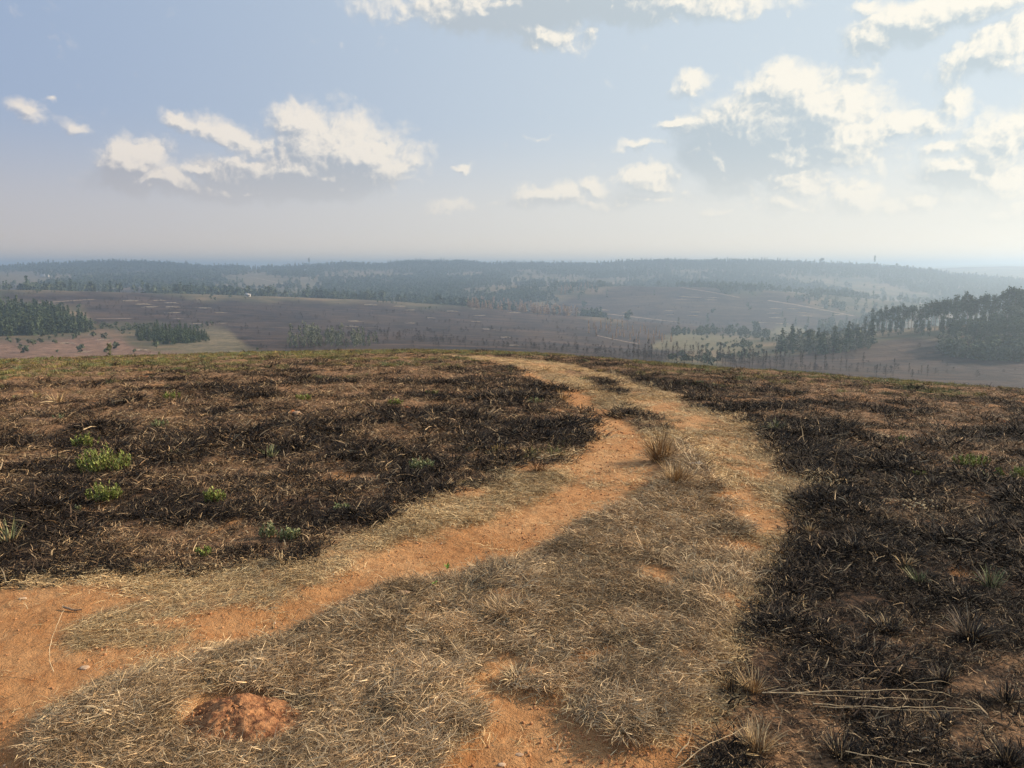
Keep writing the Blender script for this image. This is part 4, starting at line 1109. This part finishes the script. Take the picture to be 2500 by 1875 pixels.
PINES = [(pine_crown(trg, 10, 2.0, M_pine, 12, 10), trunk_mesh('trunk', 9.5, .16, M_dbark)) for _ in range(4)]
GOLDS = [(pine_crown(trg, 10, 1.5, M_gold, 10, 8, .9, leaf=.42), trunk_mesh('trunk', 9.5, .14, M_dbark)) for _ in range(3)]
EUCS = []
for i in range(5):
    h = 24; bV, bF = branch_mesh(trg, h, 12, 5, .12, None, .45)
    EUCS.append((clump_crown(trg, h, 2.3 + .3 * i, M_euc, 17, 26, .60 - .03 * i, .46, 'umbrella'), trunk_mesh('trunk', h * .93, .30, M_bark, .008), mesh_np('branches', bV, [bF], M_bark, None, True)))
BUSHT = [(clump_crown(trg, 6, 2.0, M_bush, 12, 26, .08, .42, 'round'), trunk_mesh('trunk', 4.5, .12, M_dbark)) for _ in range(4)]
M_pbush = m_tree('pale_bush_leaves', (.12, .13, .08), (.24, .25, .16))
BUSHP = [(clump_crown(trg, 6, 1.5, M_pbush, 9, 16, .05, .30, 'column'), trunk_mesh('trunk', 4.5, .10, M_bark)) for _ in range(4)]
DEADS = []
for i in range(5):
    bV, bF = branch_mesh(trg, 11, 26, 2.6, .07, None, .15); tz = trg.uniform(0, 1, 110) ** .8; C = np.stack([trg.normal(0, 1, 110) * (1.25 - tz), trg.normal(0, 1, 110) * (1.25 - tz), 2.2 + 8.6 * tz], 1); lv, lq = leaf_faces(C, .20, trg)
    DEADS.append((mesh_np('twigs', lv, [lq], M_dead), trunk_mesh('trunk', 11, .15, M_dbark, .035), mesh_np('branches', bV, [bF], M_dbark)))
def place(name, parts, names, loc, s, rz, label, cat, group, flat=False, sz=None):
    root = empty(name, loc, rz); root.scale = (s, s, sz or s); tag(root, label, cat, group)
    for me, nm in zip(parts, names):
        c = link(nm, me, root)
        if nm in ('branches', 'twigs'): c['kind'] = 'stuff'
    return root
_mm = {}
def place1(name, parts, loc, s, rz, label, cat, group, sz=None):
    k = parts[0].name
    if k not in _mm: _mm[k] = merged(name, parts)
    o = link(name, _mm[k]); o.location = loc; o.scale = (s, s, sz or s); o.rotation_euler = (0, 0, rz); return tag(o, label, cat, group)
def poisson(poly, n, dmin_px, rng, jit=1):
    """random pixels inside a polygon, kept apart"""
    P = np.array(poly, float); lo = P.min(0); hi = P.max(0); out = []
    for _ in range(n * 60):
        q = lo + rng.uniform(0, 1, 2) * (hi - lo)
        if sdpoly(q[:1], q[1:], P)[0] > 0: continue
        if all((q[0] - o[0]) ** 2 + (2.2 * (q[1] - o[1])) ** 2 > dmin_px ** 2 for o in out): out.append(tuple(q))
        if len(out) >= n: break
    return out
# left plantation and the second clump: base points (photograph pixels)
def stand(poly, n, dmin, variants, name, h_px, h_jit, label, group, cat='tree', names=('crown', 'trunk'), base_h=10, parts=True, rmin=180, slim=1.0):
    k = 0
    for (px, py) in poisson(poly, n, dmin, trg):
        p = far_hit(px, py, rmin)
        if p is None: continue
        d = math.hypot(p[0], p[1]); h = h_px(px, py) / F * d * trg.uniform(1 - h_jit, 1 + h_jit); s = h / base_h
        v = variants[int(trg.integers(0, len(variants)))]
        if parts: place(name, v, names, p, s * slim, trg.uniform(0, 6.28), label, cat, group, sz=s)
        else: place1(name, v, p, s * slim, trg.uniform(0, 6.28), label, cat, group, sz=s)
        k += 1
    print(name, k)
stand([(-25,776),(60,774),(120,780),(170,786),(205,794),(228,803),(222,810),(180,814),(100,818),(40,822),(-25,822)], 170, 6.5, PINES, 'pine_tree', lambda x, y: np.interp(x, [0, 150, 225], [40, 36, 26]), .2,
      'dark green young pine in the dense plantation block at the left', 'pines of the plantation at the left edge')
stand([(328,822),(370,817),(430,814),(480,818),(515,826),(508,834),(440,841),(385,842),(340,832)], 90, 5.5, PINES, 'pine_tree', lambda x, y: np.interp(x, [325, 380, 460, 515], [18, 27, 25, 15]), .25,
      'green young pine in the small separate plantation clump on the tan slope', 'pines of the small clump')
place('pine_tree', PINES[0], ('crown', 'trunk'), far_hit(12, 780), 1.15, 0, 'tallest pine rising above the plantation at the left edge', 'tree', None)
# grey green scrub clump in the centre left
stand([(695,836),(720,824),(790,818),(860,826),(930,836),(900,848),(760,850),(700,848)], 70, 9, BUSHP, 'bush_tree', lambda x, y: 24, .45,
      'pale grey green bushy tree in the low thicket right of the small pine clump', 'pale bushy trees in the thicket', base_h=6, slim=.75, parts=False)
# golden scorched trees along the crest of the dark hill
stand([(1140,746),(1200,747),(1300,756),(1420,768),(1420,774),(1300,765),(1200,756),(1140,752)], 85, 3.6, GOLDS, 'scorched_tree', lambda x, y: 19, .25,
      'golden scorched conifer in the long row on the crest of the dark hill', 'golden scorched conifers on the dark crest', parts=False, slim=1.35)
stand([(1430,800),(1480,790),(1600,815),(1650,838),(1600,850),(1480,828),(1430,815)], 40, 11, GOLDS, 'scorched_tree', lambda x, y: 18, .3,
      'scattered brownish scorched conifer below the end of the pale hill road', 'scattered scorched conifers below the road', parts=False, slim=.8)
stand([(1360,705),(1440,700),(1460,712),(1370,718)], 24, 6, GOLDS, 'scorched_tree', lambda x, y: 12, .3,
      'pale scorched tree in the small group above the golden row', 'pale scorched trees above the golden row', parts=False)
# burnt bare trees standing behind the crest on the right
stand([(1500,872),(1650,874),(1780,884),(1900,892),(1990,898),(1990,908),(1780,897),(1650,888),(1500,880)], 75, 9, DEADS, 'burnt_tree', lambda x, y: 33 if x < 1900 else 26, .5,
      'bare burnt tree in the straggling row just beyond the crest right of the track', 'bare burnt trees beyond the crest', names=('twigs', 'trunk', 'branches'), base_h=11, slim=.8)
stand([(2000,880),(2150,900),(2280,915),(2280,930),(2100,922),(2000,908)], 14, 18, DEADS, 'burnt_tree', lambda x, y: 30, .45,
      'thin burnt sapling on the misty slope at the right', 'thin burnt saplings on the misty slope', names=('twigs', 'trunk', 'branches'), base_h=11, slim=.8)
# eucalyptus stand on the right
EN = ('crown', 'trunk', 'branches')
EUF = []
for i in range(3): EUF.append((clump_crown(trg, 24, 2.7, M_euc, 26, 22, .15, .5, 'column'),) + EUCS[i][1:])
def euc_front(poly, n, dmin, hf, label, group, slim=1, src=EUCS): stand(poly, n, dmin, src, 'eucalyptus_tree', hf, .12, label, group, names=EN, base_h=24, slim=slim)
euc_front([(2070,806),(2160,802),(2250,798),(2340,796),(2440,792),(2530,790),(2530,802),(2340,808),(2160,814),(2075,816)], 62, 13, lambda x, y: .84 * (y - np.interp(x, [2070, 2085, 2130, 2160, 2250, 2290, 2335, 2360, 2400, 2440, 2500], [792, 780, 756, 748, 742, 736, 720, 722, 728, 716, 712])),
          'tall eucalyptus with bare trunk and round top on the ridge of the misty stand', 'tall eucalyptus trees on the ridge')
euc_front([(2080,812),(2200,812),(2320,812),(2530,806),(2530,850),(2330,845),(2290,822),(2080,828)], 75, 12, lambda x, y: np.interp(x, [2080, 2200, 2300, 2500], [24, 31, 42, 52]),
          'eucalyptus in the shaded front of the right hand stand', 'eucalyptus trees in front of the stand', 1.1, EUF)
stand([(2290,850),(2400,862),(2530,868),(2530,884),(2380,880),(2290,866)], 60, 11, BUSHT + BUSHP, 'bush_tree', lambda x, y: 34, .4,
      'dark low tree along the shaded foot of the eucalyptus stand at the right edge', 'low trees at the shaded foot of the stand', base_h=7.5, parts=False)
stand([(1890,852),(1960,838),(2070,836),(2130,838),(2120,852),(2020,866),(1920,864)], 75, 11, BUSHP * 3 + BUSHT[:1] + PINES[:2], 'bush_tree', lambda x, y: 31, .5,
      'grey green bushy tree in the belt at the foot of the eucalyptus stand', 'bushy trees at the foot of the stand', base_h=7.5)
stand([(1640,812),(1780,806),(1880,816),(1880,826),(1760,818),(1640,822)], 60, 6, BUSHT, 'bush_tree', lambda x, y: 13, .35,
      'small hazy tree in the belt behind the pale field', 'small trees behind the pale field', base_h=6, parts=False)
# trees standing out on the skyline
for px, py, h, v, lab in [(757,648,17,1,'lone spindly eucalyptus sticking up from the skyline left of the centre'),(723,648,9,0,'pointed lone tree on the skyline left of the spindly eucalyptus'),
        (2002,646,16,2,'rounded lone tree bump on the right part of the skyline'),(2131,651,20,1,'thin wispy tall tree on the right skyline'),
        (571,650,8,0,'pointed tree on the far left skyline'),(1918,645,9,0,'cone shaped tree breaking the skyline right of the centre')]:
    dx, dy, t = [float(q) for q in ray(px, 700)]; d = 2650.; z = float(far_z(np.array([dx * d]), np.array([dy * d]))[0]); hh = h / F * d
    if v == 1: place1('skyline_tree', EUCS[0], (dx * d, dy * d, z), hh * 1.35 / 24 * .8, 1, lab, 'tree', None, hh * 1.35 / 24)
    elif v == 2: place1('skyline_tree', BUSHT[0], (dx * d, dy * d, z), hh * 1.15 / 6, 1, lab, 'tree', None)
    else: place1('skyline_tree', PINES[1], (dx * d, dy * d, z), hh * 1.8 / 10, 1, lab, 'tree', None)
for px, py, lab in [(269,880,'small green bush poking up behind the crest at the left'), (390,884,'wispy low bush on the crest right of the small green bush')]:
    dx, dy, t = [float(q) for q in ray(px, py)]; d = 34.; z = float(far_z(np.array([dx * 60]), np.array([dy * 60]))[0])
    xx, yy = dx * d, dy * d; z = float(height(np.array([xx]), np.array([yy]))[0])
    place('bush', BUSHP[1], ('crown', 'trunk'), (xx, yy, z - .1), .10 if px < 300 else .05, 0, lab, 'bush', None)

# far forest: too many to count, one object of instances
def far_forest():
    n = 130000; r = 950 * (3000 / 950) ** rg.uniform(0, 1, n) ; a = rg.uniform(-R(42), R(42), n); x = r * np.sin(a); y = r * np.cos(a)
    z = far_z(x, y); px, py = topx(x, y, z)
    ridge = sst(r, 2300, 2480) * (1 - sst(r, 2750, 2850))
    big = fbm(x / 210, y / 210, 201, 4) + .5 * fbm(x / 60, y / 60, 207, 2)
    patch = sst(big, .02, .09)
    mid = np.maximum(patch * .60, .04)
    cen = sst(-sdpoly(px, py, np.array([(760,660),(900,650),(1200,650),(1330,690),(1330,735),(1150,742),(960,728),(800,715)], float)), -12, 12)
    left = sst(-sdpoly(px, py, np.array([(160,672),(420,655),(600,672),(560,712),(250,712)], float)), -8, 12)
    belt2 = sst(-sdpoly(px, py, np.array([(1640,684),(1800,690),(1960,700),(2080,712),(2080,724),(1930,712),(1800,704),(1640,700)], float)), -4, 4)
    belt3 = sst(-sdpoly(px, py, np.array([(-60,712),(900,735),(900,742),(600,736),(-60,722)], float)), -4, 4) * (r > 1000)
    p = np.maximum.reduce([mid, ridge * .9, cen * sst(big, -.14, .02) * .8, left * .6 * sst(big, -.06, .08), belt2 * .9, belt3 * .35])
    bare = np.maximum(region(px, py, x, y, r, 'burnt', 6, 48) * (r < 1750), np.maximum(region(px, py, x, y, r, 'tan', 6, 48), region(px, py, x, y, r, 'pale')))
    p = p * (1 - bare * (1 - belt2) * .97)
    k = np.where(rg.uniform(0, 1, n) < p * .8)[0]
    k = k[(px[k] > -60) & (px[k] < 2560)]
    m = len(k); print('far forest', m)
    src = [merged('far_tree', [c, t]) for c, t in (far_pines + far_bush)]
    con = (ridge[k] * .6 + .35) > rg.uniform(0, 1, m)
    idx = np.where(con, rg.integers(0, 3, m), rg.integers(3, 6, m))
    h = np.where(con, rg.uniform(.75, 1.5, m), rg.uniform(.8, 1.7, m)) * np.where(belt3[k] > .5, .9, 1)
    h = h * (1 + .35 * ridge[k] * (rg.uniform(0, 1, m) > .9))
    s = np.stack([h * .95, h * .95, h], 1)
    o = scatter('far_forest', src, np.stack([x[k], y[k], z[k] - .3], 1), idx, np.stack([np.zeros(m), np.zeros(m), rg.uniform(0, 6.28, m)], 1), s, np.ones((m, 3)))
    tag(o, 'hazy woods covering the far slopes and the skyline ridge', 'forest', None, 'stuff')
far_pines = [(pine_crown(trg, 10, 2.4, M_pine, 6, 6, .55, leaf=.8), trunk_mesh('trunk', 8, .2, M_dbark, sides=4)) for _ in range(3)]
far_bush = [(clump_crown(trg, 7, 2.8, M_bush, 7, 8, .1, .9, 'round'), trunk_mesh('trunk', 5, .15, M_dbark, sides=4)) for _ in range(3)]
far_forest()
def valley_scrub():
    n = 60000; r = 330 * (1700 / 330) ** rg.uniform(0, 1, n); a = rg.uniform(-R(42), R(42), n); x = r * np.sin(a); y = r * np.cos(a)
    z = far_z(x, y); px, py = topx(x, y, z)
    b = region(px, py, x, y, r, 'burnt', 6, 48); cl = fbm(x / 45, y / 45, 231, 4)
    rt = np.maximum(region(px, py, x, y, r, 'red'), region(px, py, x, y, r, 'tan'))
    k = np.where(rg.uniform(0, 1, n) < (sst(cl, .0, .2) * .20 + .012) * (1 - .85 * rt))[0]; m = len(k); bb = b[k] > .5
    src = [merged('scrub', [c, t]) for c, t in far_bush] + [merged('burnt_scrub', [d[0], d[2]]) for d in DEADS[:3]]
    idx = np.where(bb, rg.integers(3, 6, m), rg.integers(0, 3, m)); s = np.where(bb, rg.uniform(.2, .6, m), rg.uniform(.12, .45, m))
    o = scatter('valley_scrub', src, np.stack([x[k], y[k], z[k]], 1), idx, np.stack([np.zeros(m), np.zeros(m), rg.uniform(0, 6.28, m)], 1), np.stack([s * 1.2, s * 1.2, s * np.where(bb, .6, 1)], 1), np.ones((m, 3)))
    tag(o, 'low scrub and burnt brush dotted over the valley slopes', 'scrub', None, 'stuff')
valley_scrub()

# ------------------------------------------------------------------ dirt roads of the valley
M_road = m_simple('pale_dirt_road', (.30, .22, .16), (.46, .36, .27), .3, 1, 0)
ROADS = [([(1395,762),(1440,764),(1500,769),(1570,777),(1660,788)],5,'pale dirt road running down the crest of the dark hill from the golden trees'),
 ([(1640,699),(1700,708),(1760,718),(1805,727)],3.5,'thin pale track slanting down the second burnt hill on the left side'),
 ([(1875,734),(1940,744),(2010,757),(2085,772)],4.5,'pale track slanting down the second burnt hill towards the eucalyptus stand'),
 ([(95,741),(150,737),(230,732)],3,'pale track on the dark slope above the left plantation'),
 ([(235,780),(280,780),(320,779)],3,'short pale track on the dark slope right of the left plantation'),
 ([(1455,820),(1500,830),(1560,842)],2.5,'faint path on the valley floor below the scorched trees'),
 ([(610,676),(660,686),(700,696),(730,706)],4,'curving farm track on the far tan slope')]
for C, wd, lab in ROADS:
    C = np.array(C, float); t = np.linspace(0, len(C) - 1, 40); px = np.interp(t, range(len(C)), C[:, 0]); py = np.interp(t, range(len(C)), C[:, 1])
    P = [far_hit(a, b) for a, b in zip(px, py)]; P = np.array([q for q in P if q is not None])
    for _ in range(6): P[1:-1] = (P[:-2] + P[1:-1] * 2 + P[2:]) / 4
    L = []
    for i in range(len(P)):
        d = P[min(i + 1, len(P) - 1)] - P[max(i - 1, 0)]; s = np.array([d[1], -d[0]]); s /= np.linalg.norm(s) + 1e-9
        for q in (-1, -.5, 0, .5, 1):
            xy = P[i, :2] + s * q * wd / 2 * (1 + .3 * math.sin(i * 1.7)); L.append((xy[0], xy[1]))
    L = np.array(L); z = far_z(L[:, 0], L[:, 1]) + .5
    o = link('dirt_road', mesh_np('dirt_road', np.column_stack([L, z]), [grid_faces(len(P), 5, False)], M_road, None, True)); tag(o, lab, None, None, 'structure')

# ------------------------------------------------------------------ timber piles
M_log = m_simple('bleached_timber', (.40, .31, .22), (.68, .57, .44), .8, .9, 0)
def log_pile(rng, w=11, n=46):
    VV, FF, o = [], [], 0
    for i in range(n):
        a = rng.normal(0, .5); L = rng.uniform(1.5, 4); cx = rng.normal(0, w * .28); cy = rng.normal(0, w * .14); cz = rng.uniform(.1, 1.2) * max(.2, 1 - abs(cx) / w)
        d = np.array([math.cos(a), math.sin(a), rng.normal(0, .15)]) * L / 2; c = np.array([cx, cy, cz])
        V, F4 = tube([c - d, c + d], .16, .11, 4); VV.append(V); FF.append(F4 + o); o += len(V)
    return mesh_np('timber_pile', np.vstack(VV), [np.vstack(FF)], M_log)
PILES = [log_pile(trg) for _ in range(5)]
A1 = [(818,352),(1010,350),(903,375),(945,392),(1083,366),(1090,392),(1107,427),(1300,398),(1390,427),(1130,465),(1250,497),(1403,495),(1577,315)]
A0 = [(425,622),(650,600),(530,678),(890,665)]
A2 = [(267,378),(455,387),(525,410),(785,418),(930,403),(655,460),(962,445),(935,483),(1010,532),(1130,583),(1180,635),(165,482),(145,515),(530,493),(1185,427)]
A3 = [(1890,425),(1745,410),(2175,440),(2175,415)]
A4 = [(45,325),(125,330),(240,333),(35,343),(130,422),(110,445),(630,402),(620,430),(635,460),(520,490),(670,497),(745,402),(800,425),(825,447),(930,395),(935,413),(1035,440),(1030,535),(1020,375),(215,345)]
for L, ox, lab, grp, sc_ in [(A1, 0, 'pale pile of cut timber lying on the black slope left of the centre', 'timber piles on the black slope', 1.0),
        (A0, 0, 'wide pale timber pile on the reddish cleared field at the lower left', 'timber piles on the reddish field', 1.0),
        (A2, 800, 'pale pile of cut timber scattered on the dark hillside in the centre', 'timber piles on the central hillside', 1.0),
        (A3, 800, 'small pale timber pile on the hillside beyond the road', 'timber piles beyond the road', .8),
        (A4, 1650, 'hazy whitish timber pile on the second burnt hill at the right', 'timber piles on the second burnt hill', .85)]:
    for (a, b) in L:
        p = far_hit(ox + a / 2.602, 600 + b / 2.602)
        if p is None: continue
        d = math.hypot(p[0], p[1]); s = 27 / F * d / 11 * sc_ * trg.uniform(.7, 1.15)
        o = link('timber_pile', PILES[int(trg.integers(0, 5))]); o.location = p; o.scale = (s, s, s * .8); o.rotation_euler = (0, 0, trg.normal(0, .25)); tag(o, lab, 'timber pile', grp)

# ------------------------------------------------------------------ farm houses on the far slope
M_wall = m_simple('plastered_wall', (.55, .50, .44), (.70, .66, .60), .8, .9, 0)
M_roof = m_simple('metal_roof', (.45, .42, .40), (.66, .63, .60), .5, .5, 0)
M_dark = m_simple('dark_opening', (.02, .02, .02), (.04, .04, .045), 1, .4, 0)
def box(name, x0, x1, y0, y1, z0, z1, mat, parent):
    V = np.array([(a, b, c) for c in (z0, z1) for b in (y0, y1) for a in (x0, x1)], float)
    Fq = np.array([(0,2,3,1),(4,5,7,6),(0,1,5,4),(2,6,7,3),(0,4,6,2),(1,3,7,5)]); return link(name, mesh_np(name, V, [Fq], mat), parent)
def house(px, py, w_, lab, rz):
    p = far_hit(px, py); root = empty('farm_house', p, rz); tag(root, lab, 'house'); h = 3.2 if w_ > 8 else 1.8; dd = w_ * .55
    box('wall', -w_ / 2, w_ / 2, -dd / 2, dd / 2, -1, h, M_wall, root)
    V = np.array([(-w_/2-.5,-dd/2-.5,h+.05),(w_/2+.5,-dd/2-.5,h+.05),(w_/2+.5,dd/2+.5,h+.05),(-w_/2-.5,dd/2+.5,h+.05),(-w_/2-.5,0,h+2.2),(w_/2+.5,0,h+(2.2 if w_ > 8 else .9))])
    link('roof', mesh_np('roof', V, [np.array([(0,1,5,4),(2,3,4,5),(0,3,2,1)]), np.array([(0,4,3),(1,2,5)])], M_roof), root)
    box('door', -.5, .5, -dd / 2 - .06, -dd / 2 + .02, 0, 2.1, M_dark, root)
    for q in (-.32, .32): box('window', w_ * q - .7, w_ * q + .7, -dd / 2 - .05, -dd / 2 + .02, 1, 2.2, M_dark, root)
house(109, 676, 16, 'long pale farm house on the far left slope, lowest on the tan ground', .1)
house(215, 676, 15, 'pale farm house beside the burnt fence line on the far left slope', -.2)
house(475, 664, 14, 'white farm house under the dark tree line on the far slope', .3)
house(746, 661, 12, 'tiny white farm house below the spindly skyline tree', 0)
house(606, 724, 5, 'tiny pale shed on the top edge of the black slope', .1)

# ------------------------------------------------------------------ air
def haze():
    S = 10100.; V = np.array([(a, b, c) for c in (-330., 44.) for b in (-S, S) for a in (-S, S)], float)
    Fq = np.array([(0,2,3,1),(4,5,7,6),(0,1,5,4),(2,6,7,3),(0,4,6,2),(1,3,7,5)])
    m = bpy.data.materials.new('haze'); m.use_nodes = True; T = NT(m.node_tree); T.n.clear()
    pv = T.new('ShaderNodeVolumePrincipled'); pv.inputs['Color'].default_value = (.62, .80, 1.0, 1); pv.inputs['Density'].default_value = .00043; pv.inputs['Anisotropy'].default_value = .62
    out = T.new('ShaderNodeOutputMaterial'); T.l.new(pv.outputs[0], out.inputs['Volume'])
    o = link('haze', mesh_np('haze', V, [Fq], m)); tag(o, 'thin smoky haze lying over the valley', None, None, 'stuff')
haze()
